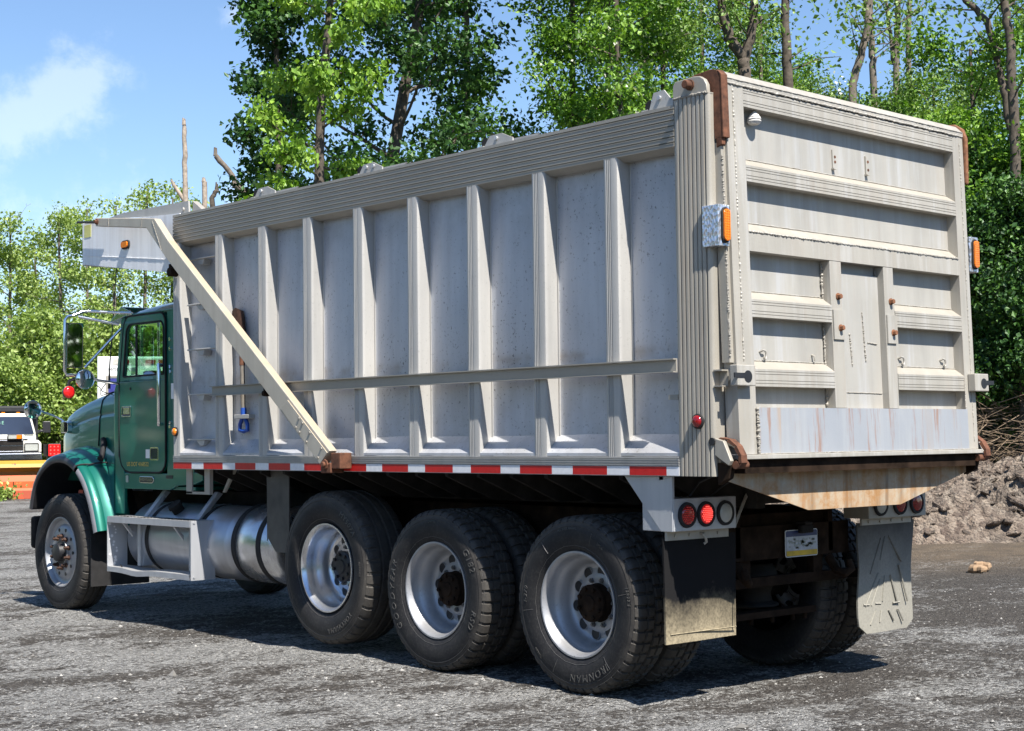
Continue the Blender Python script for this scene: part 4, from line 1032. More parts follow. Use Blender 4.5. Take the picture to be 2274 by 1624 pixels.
# ---- cab
cb = MB(); CX = .985
for s_ in (-1, 1):
    a, c_ = (s_ * CX, s_ * (CX - .03))
    cb.prism([(5.88, 1.150), (5.74, 1.187), (5.74, 1.25), (5.88, 1.25)], 'x', a, c_)
    cb.prism([(5.88, 1.150), (6.16, 1.138), (6.27, 1.100), (7.060, 1.100), (7.060, 1.238), (6.318, 1.238), (6.318, 2.612), (5.88, 2.612)], 'x', a, c_)
    cb.prism([(7.0605, .880), (7.25, .880), (7.25, 1.96), (7.215, 2.02), (7.137, 2.02), (7.137, 1.375), (7.0605, 1.24)], 'x', a, c_)
    cb.prism([(7.137, 2.0205), (7.215, 2.0205), (7.120, 2.598), (7.055, 2.598)], 'x', a, c_)      # windscreen pillar
    cb.prism([(6.318, 2.595), (7.115, 2.599), (7.115, 2.612), (6.318, 2.612)], 'x', a, c_)
cb.box(-.954, .954, 5.88, 5.91, 1.15, 2.612); cb.box(-.954, .954, 5.91, 7.2, 1.10, 1.13); cb.box(-.954, .954, 7.20, 7.23, 1.1, 2.01)
cab = cb.build('cab', M['green'], truck, bevel=.012, seg=3)
rf = MB(); rows = []
for (y, zb, h) in ((5.86, 2.612, .125), (6.1, 2.612, .150), (6.4, 2.612, .150), (6.65, 2.612, .142), (6.82, 2.612, .118), (6.96, 2.612, .082), (7.06, 2.612, .040), (7.115, 2.610, .004)):
    row = []
    for k in range(33):
        t = -1 + 2 * k / 32; x = .988 * (abs(t) ** .8) * (1 if t > 0 else -1); row.append((x, y, zb + h * (max(0.0, 1 - abs(x / .988) ** 3.2)) ** .75))
    rows.append(row)
rf.grid(rows); rf.add([*rows[0]], [tuple(range(33))]); rf.v = rf.v
roof = rf.build('cab_roof', M['green'], truck, smooth=60)
# seam lip along the roof
m = MB(); m.tube([(-.990, 5.9, 2.611), (-.990, 7.11, 2.607)], .006, 6); m.build('drip_rail', M['green'], roof, smooth=60)
m = MB(); m.tube([(-.70, 6.02, 2.745), (-.70, 6.10, 2.80), (-.70, 6.22, 2.79)], [.045, .05, .012], 10); m.build('roof_marker', M['amber'], roof, smooth=50)
m = MB(); m.prism([(7.075, 2.685), (7.095, 2.690), (7.31, 2.565), (7.30, 2.553), (7.11, 2.600)], 'x', -1.0, 1.0)
m.prism([(6.90, 2.630), (7.08, 2.688), (7.29, 2.560), (7.02, 2.600), (6.90, 2.605)], 'x', -1.003, -.9965)
m.build('sun_visor', M['chrome'], truck, bevel=.004)
m = MB(); m.add([(-.955, 7.205, 2.02), (.955, 7.205, 2.02), (.955, 7.105, 2.598), (-.955, 7.105, 2.598)], [(0, 1, 2, 3)]); m.build('windscreen', M['glass'], truck)
m = MB(); m.box(-.02, .02, 7.10, 7.12, 2.02, 2.6) if False else m.tube([(0, 7.205, 2.02), (0, 7.105, 2.598)], .015, 6); m.build('windscreen_divider', M['blackrubber'], truck)
# dashboard, wheel, seat
m = MB(); m.box(-.95, .95, 6.88, 7.19, 1.60, 2.06); m.box(-.90, -.35, 6.75, 6.90, 1.95, 2.12); m.build('dashboard', M['interior'], truck, bevel=.02)
m = MB(); cst = Vector((-.48, 6.62, 2.06)); ax = Vector((0, -.55, .83)).normalized(); u_ = Vector((1, 0, 0)); w_ = ax.cross(u_)
m.tube([cst + (u_ * math.cos(t) + w_ * math.sin(t)) * .225 for t in [2 * math.pi * k / 28 for k in range(29)]], .017, 8, caps=False); m.tube([cst, cst - ax * .5], .03, 8); m.tube([cst - u_ * .22, cst, cst + u_ * .22], .012, 6)
m.build('cab_steering_wheel', M['blackplastic'], truck, smooth=60)
for xx in (-.5, .5):
    m = MB(); m.box(xx - .25, xx + .25, 6.05, 6.55, 1.35, 1.62); m.box(xx - .24, xx + .24, 5.98, 6.12, 1.62, 2.12 if xx < 0 else 1.95); m.build('cab_seat', M['interior'], truck, bevel=.03)
# doors
def make_door(s_):
    a, c_ = s_ * (CX + .012), s_ * (CX - .022)
    m = MB()
    lower = [(6.325, 2.030), (6.325, 1.345), (6.338, 1.30), (6.375, 1.262), (6.43, 1.245), (6.95, 1.243), (7.03, 1.258), (7.09, 1.300), (7.118, 1.36), (7.131, 1.45), (7.131, 2.030)]
    m.prism(lower, 'x', a, c_)
    outer = rrect(6.325, 7.131, 2.0305, 2.594, (.002, .002, .10, .10)); outer = [(y - max(0, (z - 2.03)) * .155 * ((y - 6.325) / .806), z) for y, z in outer]
    inner = rrect(6.365, 7.075, 2.072, 2.522, (.01, .01, .075, .075)); inner = [(y - max(0, (z - 2.03)) * .155 * ((y - 6.325) / .806) - .012, z) for y, z in inner]
    m.ring(outer, inner, 'x', a, c_)
    d = m.build('door', M['green'], truck, bevel=.006)
    e = MB(); e.tube([(a * .996, y, z) for y, z in lower[:1] + lower[1:]] + [(a * .996, y, z) for y, z in outer[7:]] + [(a * .996, 6.325, 2.03)], .009, 6); e.build('door_seal', M['blackrubber'], d, smooth=60)
    e = MB(); e.tube([(a * 1.001, y, z) for y, z in inner + inner[:1]], .008, 6); yy = 6.835
    e.box(a - .012 * s_, a - .002 * s_, yy - .014, yy + .010, 2.072, 2.512) if s_ > 0 else e.box(a + .002, a + .012, yy - .014, yy + .010, 2.072, 2.512); e.build('window_seal', M['blackrubber'], d, smooth=60)
    gl = MB(); gx = s_ * (CX - .006); gl.add([(gx, y, z) for y, z in inner], [tuple(range(len(inner)))]); gl.build('window_glass', M['glass'], d)
    if s_ < 0:
        x = a
        e = MB()
        e.box(x - .006, x - .0003, 6.33, 7.125, 2.018, 2.024)
        for k in range(4): e.cyl((x, 7.08 - k * .037, 2.035), .006, -.006, 0, 'x', 8)
        e.build('belt_trim', M['green'], d)
        e = MB(); e.ring(rrect(6.912, 7.075, 1.722, 1.816, .008), rrect(6.922, 7.065, 1.732, 1.806, .006), 'x', x - .010, x - .0003); e.box(x - .012, x - .003, 6.93, 7.04, 1.745, 1.805); e.build('door_handle', M['chrome'], d, bevel=.002)
        e = MB(); e.box(x - .0012, x - .0003, 6.923, 7.064, 1.733, 1.745); e.build('handle_recess', M['blackplastic'], d)
        e = MB(); e.ring(rrect(6.428, 6.575, 1.347, 1.460, .018), rrect(6.440, 6.563, 1.359, 1.448, .014), 'x', x - .008, x - .0003); e.build('lower_window_frame', M['chrome'], d)
        e = MB(); e.prism(rrect(6.442, 6.561, 1.361, 1.446, .012), 'x', x - .003, x - .0003); e.build('lower_window', M['darkglass'], d)
        e = MB(); e.box(x - .002, x - .0003, 6.59, 6.658, 1.365, 1.440); e.build('door_sticker', M['white'], d)
        vs, fs = text('US DOT 4168522', .052, .0008, 0, .98); e = MB(); e.add([(x - .0015 - z, 6.80 - xx * 1.02, 1.312 + yy_) for xx, yy_, z in vs], fs); e.build('door_lettering', M['gold'], d)
        e = MB(); e.cyl((x, 6.93, 1.965), .012, -.006, 0, 'x', 8); e.build('door_lock', M['blackplastic'], d)
        e = MB(); e.tube([(x - .005, 6.375, 2.145), (x - .045, 6.355, 2.150), (x - .048, 6.345, 2.10), (x - .048, 6.343, 1.68), (x - .045, 6.355, 1.648), (x - .005, 6.375, 1.652)], .016, 10); e.build('grab_bar', M['chrome'], d, smooth=60)
        e = MB(); e.box(gx + .001, gx + .004, 6.865, 6.955, 2.085, 2.150); e.build('window_permit', M['white'], d)
    return d
make_door(-1); make_door(1)
m = MB()
for k in range(26): m.cyl((-CX, 7.150, 1.39 + .0235 * k), .0075, -.010, 0, 'x', 6)
m.tube([(-CX - .003, 7.146, 1.37), (-CX - .003, 7.146, 1.99)], .006, 5); m.build('door_hinge', M['blackplastic'], truck)
for zz in (2.13, 2.09, 1.665, 1.63, 2.36, 2.28):
    m = MB(); m.cyl((-CX, 6.255, zz), .016, -.012, 0, 'x', 10); m.build('grab_stud', M['chrome'], cab, smooth=40)
m = MB(); m.prism(rrect(6.536, 6.790, 1.152, 1.210, .027), 'x', -CX - .007, -CX - .0005); bd = m.build('maker_badge', M['chrome'], cab, bevel=.003)
m = MB(); m.prism(rrect(6.548, 6.778, 1.160, 1.202, .020), 'x', -CX - .0085, -CX - .0065); m.build('badge_field', M['blackplastic'], cab)
vs, fs = text('FREIGHTLINER', .036, .0006); e = MB(); e.add([(-CX - .0095 - z, 6.663 - xx * .92, 1.181 + yy_) for xx, yy_, z in vs], fs); e.build('badge_lettering', M['chrome'], cab)
m = MB(); m.prism(rrect(6.985, 7.03, 1.155, 1.215, .012), 'x', -CX - .004, -CX - .0005); m.build('cab_emblem', M['tank'], cab)
m = MB(); m.box(-CX - .003, -CX - .0005, 6.22, 6.335, 1.195, 1.222); m.build('black_sticker', M['blackplastic'], cab)
m = MB(); m.box(-CX - .003, -CX - .0005, 6.20, 6.245, 1.86, 1.99); m.build('white_sticker', M['white'], cab)

# ---- hood
hd = MB(); rows = []
for (y, hw, zt, zs, zb) in ((7.235, .905, 2.005, 1.80, 1.10), (7.5, .892, 1.998, 1.79, 1.12), (7.72, .88, 1.985, 1.78, 1.15), (7.95, .87, 1.955, 1.755, 1.15), (8.15, .862, 1.920, 1.725, 1.15), (8.35, .852, 1.872, 1.685, 1.15), (8.48, .842, 1.830, 1.65, 1.15), (8.56, .828, 1.785, 1.61, 1.15), (8.60, .80, 1.72, 1.56, 1.15)):
    prof = [(hw * 1.0, zb), (hw, zb + (zs - zb) * .5), (hw, zs - .06), (hw - .004, zs - .045), (hw - .012, zs - .03), (hw - .006, zs), (hw - .02, zs + (zt - zs) * .35)]
    for k in range(1, 7):
        a = math.pi / 2 * k / 6; prof.append((hw - .02 - .22 * (1 - math.cos(a)), zs + (zt - zs) * .35 + (zt - zs) * .58 * math.sin(a)))
    prof += [(hw * .45, zt - .01 + .008), (0, zt + .012)]
    full = [(-x, y, z) for x, z in prof] + [(x, y, z) for x, z in prof[-2::-1]]
    rows.append(full)
hd.grid(rows); n_ = len(rows[-1]); hd.add(rows[-1], [tuple(range(n_))])
hood = hd.build('hood', M['green'], truck, smooth=35)
def hood_line(y, z0):
    pts = []
    ys = [r_[0][1] for r_ in rows]
    for i in range(1, 16):
        xs = np.interp(y, ys, [r_[i][0] for r_ in rows]); zs = np.interp(y, ys, [r_[i][2] for r_ in rows])
        if zs > z0: pts.append((xs - .001 * (1 if xs < 0 else -1), y, zs + .001))
    return pts
m = MB(); hl = hood_line(7.72, 1.5); m.tube([(-.882, 7.745, 1.47)] + hl, .0065, 5); m.build('hood_seam', M['blackrubber'], hood)
m = MB(); m.tube([(-.90, 7.62, 1.53), (-.91, 7.585, 1.50), (-.95, 7.545, 1.39), (-.98, 7.52, 1.355)], [.028, .03, .022, .03], 8); m.build('hood_latch', M['blackrubber'], hood, smooth=50)
m = MB(); m.box(-.78, .78, 8.601, 8.64, 1.05, 1.66); m.build('radiator_grille', M['chrome'], truck, bevel=.02)
m = MB(); m.box(-1.12, 1.12, 8.56, 8.66, .52, .82); m.build('front_bumper', M['darksteel'], truck, bevel=.03)
m = MB(); m.prism(rrect(8.33, 8.47, 1.595, 1.705, .02), 'x', -.905, -.845); hl_ = m.build('side_turn_lamp', M['chrome'], hood, bevel=.008)
m = MB(); m.box(-.912, -.9055, 8.335, 8.38, 1.605, 1.695); m.build('turn_lamp_grille', M['darksteel'], hl_)

# ---- front fender: swept along the wheel arch
lip = [(7.300, .705), (7.335, .80), (7.385, .92), (7.45, 1.03), (7.53, 1.135), (7.64, 1.225), (7.76, 1.285), (7.90, 1.318), (8.06, 1.320), (8.20, 1.290), (8.33, 1.225), (8.42, 1.15), (8.48, 1.06), (8.515, .97), (8.54, .885)]
def sweep(mb, prof, pts):
    rows = []
    for i, (y, z) in enumerate(pts):
        a = pts[max(0, i - 1)]; c_ = pts[min(len(pts) - 1, i + 1)]; t = Vector((c_[0] - a[0], c_[1] - a[1])).normalized(); nn = Vector((-t.y, t.x))
        f = i / (len(pts) - 1)
        rows.append([(x, y + nn.x * o_ * (1.0), z + nn.y * o_) for x, o_ in prof])
    mb.grid(rows); return rows
def smoothpath(pts, n=4):
    out = []
    for i in range(len(pts) - 1):
        p0 = pts[max(i - 1, 0)]; p1 = pts[i]; p2 = pts[i + 1]; p3 = pts[min(i + 2, len(pts) - 1)]
        for k in range(n):
            t = k / n
            out.append(tuple(.5 * (2 * p1[j] + (-p0[j] + p2[j]) * t + (2 * p0[j] - 5 * p1[j] + 4 * p2[j] - p3[j]) * t * t + (-p0[j] + 3 * p1[j] - 3 * p2[j] + p3[j]) * t ** 3) for j in (0, 1)))
    return out + [pts[-1]]
lp = smoothpath(lip)
def fend(s_):
    m = MB()
    rows = sweep(m, [(s_ * x, o_) for x, o_ in ((1.150, .060), (1.140, .074), (1.118, .082), (1.085, .090), (1.07, .084), (1.055, .094), (1.02, .112), (.985, .124), (.93, .136), (.90, .142), (.86, .152))], lp)
    if s_ > 0: m.f = [f[::-1] for f in m.f]
    f_ = m.build('fender', M['green'], truck, smooth=50)
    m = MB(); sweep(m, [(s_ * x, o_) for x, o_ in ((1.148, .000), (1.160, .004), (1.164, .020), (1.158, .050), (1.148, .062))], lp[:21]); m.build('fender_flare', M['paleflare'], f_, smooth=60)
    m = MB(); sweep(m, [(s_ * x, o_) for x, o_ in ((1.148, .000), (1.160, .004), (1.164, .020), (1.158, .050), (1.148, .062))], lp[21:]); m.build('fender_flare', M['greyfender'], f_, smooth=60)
    m = MB(); sweep(m, [(s_ * 1.148, .0), (s_ * .70, .02)], lp); m.build('wheel_well', M['blackplastic'], f_, smooth=60)
    if s_ < 0:
        for idx, xa in ((21, 1.16),):
            (y, z) = lp[idx]; a = lp[idx - 1]; c_ = lp[idx + 1]; t = Vector((c_[0] - a[0], c_[1] - a[1])).normalized(); nn = Vector((-t.y, t.x))
            pts = [(-x, y + nn.x * o_ - t.x * (1.16 - x) * .55, z + nn.y * o_ - t.y * (1.16 - x) * .35) for x, o_ in ((1.162, .045), (1.148, .070), (1.118, .085), (1.085, .093), (1.055, .097), (1.02, .115), (.985, .127), (.93, .139), (.86, .149))]
            m = MB(); m.tube(pts, .008, 6); m.build('fender_seam', M['blackrubber'], f_)
    return f_
fend(-1); fend(1)
# cowl panel joining fender to the cab foot
m = MB(); m.grid([[(-.99, 7.235, .88), (-.99, 7.235, 1.35), (-.93, 7.235, 1.60)], [(-.98, 7.30, .80), (-.95, 7.42, 1.28), (-.85, 7.45, 1.50)], [(-.90, 7.34, .75), (-.90, 7.55, 1.36), (-.88, 7.62, 1.50)]]); m.build('cowl_panel', M['green'], truck, smooth=80)

# ---- mirrors, lamp and aerial
def rod(name, pts, r=.012, mat='chrome', parent=truck): 
    m = MB(); m.tube(pts, r, 8); return m.build(name, M[mat], parent, smooth=60)
def mtilt(x, y, z): return (x, y - .30 * (x + 1.332) - .02 * (z - 2.35), z)     # turned a little outwards
m = MB(); m.box(-1.402, -1.262, 7.30, 7.345, 2.155, 2.548); mr = m.xf(mtilt).build('side_mirror', M['green'], truck, bevel=.01)
m = MB(); m.prism(rrect(-1.396, -1.275, 2.163, 2.541, (.01, .01, .05, .01)), 'y', 7.293, 7.3005); m.xf(mtilt).build('mirror_glass', M['mirror'], mr)
m = MB(); m.prism(rrect(-1.400, -1.268, 2.158, 2.546, (.01, .01, .055, .01)), 'y', 7.2955, 7.2995); m.xf(mtilt).build('mirror_rim', M['blackplastic'], mr)
m = MB(); m.tube([(-.90, 7.06, 2.632), (-1.24, 7.24, 2.650), (-1.28, 7.25, 2.645), (-1.36, 7.27, 2.61), (-1.41, 7.28, 2.60), (-1.432, 7.285, 2.57), (-1.436, 7.285, 2.13), (-1.42, 7.28, 2.09), (-1.30, 7.25, 2.09)], .013, 8)
m.tube([(-1.0, 7.13, 2.535), (-1.32, 7.26, 2.600)], .013, 8); m.tube([(-.985, 7.12, 2.50), (-1.27, 7.24, 2.155)], .011, 8); m.tube([(-1.30, 7.25, 2.09), (-1.17, 7.2, 2.045), (-.98, 7.16, 2.015)], .013, 8)
m.build('mirror_frame', M['chrome'], mr, smooth=60)
def convex(name, c, r, parent):
    m = MB(); m.lathe([(.03, .0001), (.026, r * .6), (.012, r * .96), (0, r), (-.006, r * .99), (-.006, r * .94)], c, 'y', 32); o = m.build(name, M['blackplastic'], parent, smooth=50)
    m = MB(); m.lathe([(-.006, r * .95), (-.012, r * .75), (-.018, r * .45), (-.021, .0001)], c, 'y', 32); m.build('convex_glass', M['mirror'], o, smooth=80)
    m = MB(); m.lathe([(-.004, r * .94), (-.010, r * .97), (-.006, r * 1.01), (.004, r * 1.01)], c, 'y', 32); m.build('mirror_rim', M['chrome'], o, smooth=80); return o
convex('round_mirror', (-1.287, 7.20, 2.051), .086, truck)
cv = convex('hood_mirror', (-1.120, 8.60, 1.818), .086, truck)
rod('hood_mirror_arm', [(-1.06, 8.612, 1.812), (-.90, 8.60, 1.755), (-.84, 8.57, 1.72), (-.825, 8.53, 1.68)], .010, parent=truck)
m = MB(); m.lathe([(.05, .0001), (.045, .035), (.02, .054), (0, .057), (-.004, .052)], (-1.388, 7.30, 1.942), 'y', 24); ml = m.build('mirror_lamp', M['blackplastic'], truck, smooth=50)
m = MB(); m.lathe([(-.002, .053), (-.016, .050), (-.028, .034), (-.033, .0001)], (-1.388, 7.30, 1.942), 'y', 24); m.build('mirror_lamp_lens', M['redlit'], ml, smooth=70)
m = MB(); m.tube([(-1.388, 7.31, 1.995), (-1.385, 7.30, 2.04), (-1.30, 7.26, 2.08)], .015, 6); m.build('mirror_lamp_stalk', M['blackplastic'], ml, smooth=50)
rod('aerial', [(-.955, 7.40, 1.98), (-.953, 7.40, 2.15), (-.92, 7.40, 2.55), (-.883, 7.40, 3.06)], [.014, .006, .005, .004], 'blackplastic')
m = MB(); m.tube([(-.96, 7.30, 1.92), (-1.08, 7.28, 1.95), (-1.12, 7.27, 1.99), (-1.20, 7.25, 2.03)], .004, 5); m.tube([(-.96, 7.30, 1.95), (-1.05, 7.27, 1.93), (-1.10, 7.27, 1.91), (-1.11, 7.27, 1.95), (-1.06, 7.26, 2.02)], .004, 5); m.build('mirror_wiring', M['blackplastic'], truck)

# ================================================================== things carried by the truck
sv = tag(empty('shovel', (-1.125, 4.87, 1.58)), 'rusty bladed shovel with a blue D grip clipped to the dump body side', 'shovel')
def L(*p): return (p[0] + 1.125, p[1] - 4.87, p[2] - 1.58)
m = MB(); rows = []
for (z, w, d) in ((2.53, .085, .0), (2.44, .088, -.008), (2.34, .080, -.014), (2.27, .055, -.016), (2.23, .03, -.014)):
    cy = 4.975 - (2.53 - z) * .33
    rows.append([L(-1.128 + d - .018 * (1 - abs(t) ** 2), cy + t * w, z - abs(t) * .03) for t in (-1, -.5, 0, .5, 1)])
m.grid(rows); m.grid([[(p[0] + .004, p[1], p[2]) for p in r_[::-1]] for r_ in rows]); m.build('blade', M['lugrust'], sv, smooth=60)
m = MB(); m.tube([L(-1.140, 4.885, 2.27), L(-1.150, 4.872, 2.08)], .022, 8); m.build('socket', M['rust'], sv, smooth=50)
m = MB(); m.tube([L(-1.150, 4.872, 2.09), L(-1.152, 4.855, 1.74)], .019, 8); m.build('shaft', M['wood'], sv, smooth=50)
m = MB(); m.tube([L(-1.152, 4.852, 1.755), L(-1.152, 4.850, 1.70)], .024, 8); m.tube([L(-1.152, 4.850, 1.70), L(-1.152, 4.875, 1.67), L(-1.152, 4.902, 1.63), L(-1.152, 4.905, 1.585), L(-1.152, 4.85, 1.575), L(-1.152, 4.795, 1.585), L(-1.152, 4.798, 1.63), L(-1.152, 4.825, 1.67), L(-1.152, 4.850, 1.70)], .016, 8); m.build('grip', M['blue'], sv, smooth=60)
m = MB(); m.box(-1.175, -1.117, 4.745, 4.955, 1.672, 1.705); m.build('shovel_clip', M['rib'], body, bevel=.004)
m = MB(); z0 = 3.262
ns = []
for k in range(13):
    t = k / 12; r_ = .006 + .032 * math.sin(min(1, t * 1.25) * math.pi * .62) ** 1.1 * (1 if t < .85 else 1 - (t - .85) * 3.2); ns.append((-.075 * t, r_ + (.004 if k % 2 else 0)))
m.lathe(ns + [(-.070, .008)], (0, 0, 0), 'z', 18); wn = m.build('wasp_nest', M['nest'], None, smooth=50); wn.location = (-.862, .028, 3.295)
tag(wn, 'small pale grey paper wasp nest hanging under the top beam of the tailgate', 'wasp nest')

# ================================================================== ground
F2 = CF[:2] / np.linalg.norm(CF[:2]); R2 = np.array((F2[1], -F2[0]))      # forward / right on the ground
def rise(x, y):
    d = (x - CAM[0]) * F2[0] + (y - CAM[1]) * F2[1]; l = (x - CAM[0]) * R2[0] + (y - CAM[1]) * R2[1]
    t = np.clip((d - 46.3) / 3.0, 0, 1); return .48 * t * t * (3 - 2 * t)
def axis(a, b, step, far):
    core = np.arange(a, b, step); out = []; s = step; p = b
    while p < far: out.append(p); s *= 1.12; p += s
    neg = []; s = step; p = a
    while p > -far: s *= 1.12; p -= s; neg.append(p)
    return np.array(neg[::-1] + list(core) + out)
xs = axis(-9, 9, .045, 700); ys = axis(-5, 12, .045, 700)
X, Y = np.meshgrid(xs, ys)
u = X * math.cos(math.radians(38)) - Y * math.sin(math.radians(38)); v = X * math.sin(math.radians(38)) + Y * math.cos(math.radians(38))
near = np.clip(1.6 - np.hypot(X - 1, Y - 3) / 14, 0, 1)
Z = rise(X, Y) + near * (.030 * (vnoise(u * .6, v * 1.8, .9, 1) - .5) + .016 * (vnoise(u * .7, v, 3.2, 2) - .5) + .012 * (vnoise(X, Y, 9, 3) - .5) + .010 * (vnoise(X, Y, 19, 4) - .5)) - .012
# tyre ruts crossing the yard
for off, amp in ((-6.1, .02), (-5.1, .016), (-3.9, .018), (-7.4, .014)):
    dd = (v - off + .15 * np.sin(u * .35)); Z -= near * amp * np.exp(-(dd / .16) ** 2) - near * amp * .6 * np.exp(-((np.abs(dd) - .24) / .08) ** 2)
def npmesh(name, verts, faces, mat, smooth=True, tint=None, parent=None):
    """verts (n,3); faces (m,k) equal size"""
    me = bpy.data.meshes.new(name); verts = np.asarray(verts, np.float32); faces = np.asarray(faces, np.int32); k = faces.shape[1]
    me.vertices.add(len(verts)); me.vertices.foreach_set('co', verts.ravel())
    me.loops.add(faces.size); me.loops.foreach_set('vertex_index', faces.ravel())
    me.polygons.add(len(faces)); me.polygons.foreach_set('loop_start', np.arange(0, faces.size, k, dtype=np.int32))
    me.polygons.foreach_set('use_smooth', np.full(len(faces), smooth))
    if tint is not None:
        a = me.attributes.new('tint', 'FLOAT', 'FACE'); a.data.foreach_set('value', np.asarray(tint, np.float32))
    me.materials.append(mat); me.update(calc_edges=True)
    o = bpy.data.objects.new(name, me); COL.objects.link(o)
    if parent: o.parent = parent
    return o
ny, nx = X.shape; idx = np.arange(nx * ny).reshape(ny, nx)
fc = np.stack([idx[:-1, :-1], idx[:-1, 1:], idx[1:, 1:], idx[1:, :-1]], -1).reshape(-1, 4)
gr = npmesh('ground', np.stack([X, Y, Z], -1).reshape(-1, 3), fc, M['ground'])
tag(gr, kind='structure')
def gz(x, y):
    i = np.clip(np.searchsorted(ys, y), 0, ny - 1); j = np.clip(np.searchsorted(xs, x), 0, nx - 1); return Z[i, j]
rg = np.random.default_rng(11)
# loose stones
def stones(name, n, gen, size, label):
    P = gen(n); s = size * np.exp(rg.normal(0, .45, n)); 
    oct_ = np.array([(1, 0, 0), (0, 1, 0), (-1, 0, 0), (0, -1, 0), (0, 0, .75), (0, 0, -.75)], float); tri = np.array([(0, 1, 4), (1, 2, 4), (2, 3, 4), (3, 0, 4), (1, 0, 5), (2, 1, 5), (3, 2, 5), (0, 3, 5)])
    jit = 1 + rg.normal(0, .25, (n, 6, 3)); a = rg.uniform(0, 6.28, n); ca, sa = np.cos(a), np.sin(a)
    V = oct_[None] * jit * s[:, None, None]; V = np.stack([V[..., 0] * ca[:, None] - V[..., 1] * sa[:, None], V[..., 0] * sa[:, None] + V[..., 1] * ca[:, None], V[..., 2]], -1)
    V += P[:, None, :]; f = (tri[None] + (np.arange(n) * 6)[:, None, None]).reshape(-1, 3)
    o = npmesh(name, V.reshape(-1, 3), f, M['pebble'], False, np.repeat(np.clip(rg.normal(.55, .22, n), 0, 1), 8))
    return tag(o, label, 'gravel', kind='stuff')
def yard(n):
    d = 5.2 + 11 * rg.random(n) ** 1.6; l = (rg.random(n) - .5) * .72 * d * 1.05
    x = CAM[0] + F2[0] * d + R2[0] * l; y = CAM[1] + F2[1] * d + R2[1] * l
    return np.stack([x, y, gz(x, y) + .002], -1)
stones('gravel', 16000, yard, .0044, 'loose pale gravel scattered over the yard')
def bigger(n):
    return yard(n)
stones('gravel_lumps', 300, bigger, .010, 'scattered lumps of stone and dried mud on the yard')

# ================================================================== vehicles behind the truck
def face_cam(name, u, D, z, yaw=0.0):
    """an Empty whose -y axis looks towards the camera; x to the viewer's right"""
    p = at(u, D); d = p - CAM[:2]; a = math.atan2(d[1], d[0]) - math.pi / 2
    return empty(name, (p[0], p[1], z), a + math.radians(yaw))

# white pickup with black dump bed
pk = tag(face_cam('pickup_truck', 14, 48.0, .47, 3), 'white pickup truck with a black dump bed, facing the camera at far left', 'pickup truck', None)
m = MB(); m.prism([(-.93, 1.18), (-.92, 1.30), (-.78, 1.84), (-.72, 1.90), (.72, 1.90), (.78, 1.84), (.92, 1.30), (.93, 1.18), (.90, .55), (-.90, .55)], 'y', 1.5, 2.9)
m.prism([(-.98, .62), (-.98, 1.02), (-.90, 1.10), (-.55, 1.16), (-.50, 1.27), (.50, 1.27), (.55, 1.16), (.90, 1.10), (.98, 1.02), (.98, .62)], 'y', .12, 1.52)
m.build('body', M['cream'], pk, bevel=.04, seg=3)
m = MB(); m.add([(-.86, 1.492, 1.30), (.86, 1.492, 1.30), (.73, 1.494, 1.80), (-.73, 1.494, 1.80)], [(0, 1, 2, 3)]); m.add([(-.86, 1.46, 1.28), (.86, 1.46, 1.28), (.73, 1.49, 1.80), (-.73, 1.49, 1.80)], [(0, 1, 2, 3)]); m.build('windscreen', M['darkglass'], pk)
vs, fs = text('I0II88E', .14, .0, 0, 1.5); m = MB(); m.add([(xx - .28, 1.455 + (yy_ + .1) * .06, 1.62 + yy_) for xx, yy_, z in vs], fs); m.build('windscreen_lettering', plain('pale_green_marker', (.20, .42, .32), .7), pk)
m = MB(); m.box(-.48, .48, .06, .13, .78, 1.12); gr_ = m.build('grille', M['chrome'], pk, bevel=.02)
m = MB(); m.box(-.46, .46, .045, .06, .80, .94); m.box(-.46, .46, .045, .06, .965, 1.105); m.build('grille_slot', M['darksteel'], gr_)
for s_ in (-1, 1):
    m = MB(); m.prism(rrect(min(s_ * .52, s_ * .88), max(s_ * .52, s_ * .88), .80, 1.00, .03), 'y', .08, .125); hl2 = m.build('headlight', M['clearlens'], pk, bevel=.01); m = MB(); m.ring(rrect(min(s_ * .50, s_ * .90), max(s_ * .50, s_ * .90), .78, 1.02, .03), rrect(min(s_ * .525, s_ * .875), max(s_ * .525, s_ * .875), .805, .995, .02), 'y', .075, .12); m.build('headlight_rim', M['blackplastic'], pk)
    m = MB(); m.box(s_ * 1.22 - .11, s_ * 1.22 + .11, 1.35, 1.5, 1.32, 1.66); m.tube([(s_ * .93, 1.5, 1.33), (s_ * 1.05, 1.45, 1.38), (s_ * 1.20, 1.44, 1.36)], .05, 8); m.build('wing_mirror', M['blackplastic'], pk, bevel=.03)
    for yy in (.75, 3.8): m = MB(); m.cyl((s_ * .90, yy, .02), .40, -.13, .13, 'x', 24); m.build('wheel', M['blackrubber'], pk, smooth=40)
m = MB(); m.box(-.98, .98, -.06, .12, .52, .74); m.build('bumper', M['chrome'], pk, bevel=.03)
m = MB(); m.box(-.97, .97, .05, .119, .735, .775); m.box(-.60, .60, .10, .118, 1.125, 1.145); m.build('front_gap', M['blackplastic'], pk)
m = MB(); m.box(-.9, .9, -.02, .10, .25, .50); m.build('lower_valance', M['blackplastic'], pk)
for xx in (-.42, 0, .42): 
    m = MB(); m.prism([(-.06, 1.90), (-.04, 1.94), (.04, 1.94), (.06, 1.90)], 'y', 1.6, 1.68); m.xf(lambda x, y, z: (x + xx, y, z)); m.build('roof_marker', M['amber'], pk)
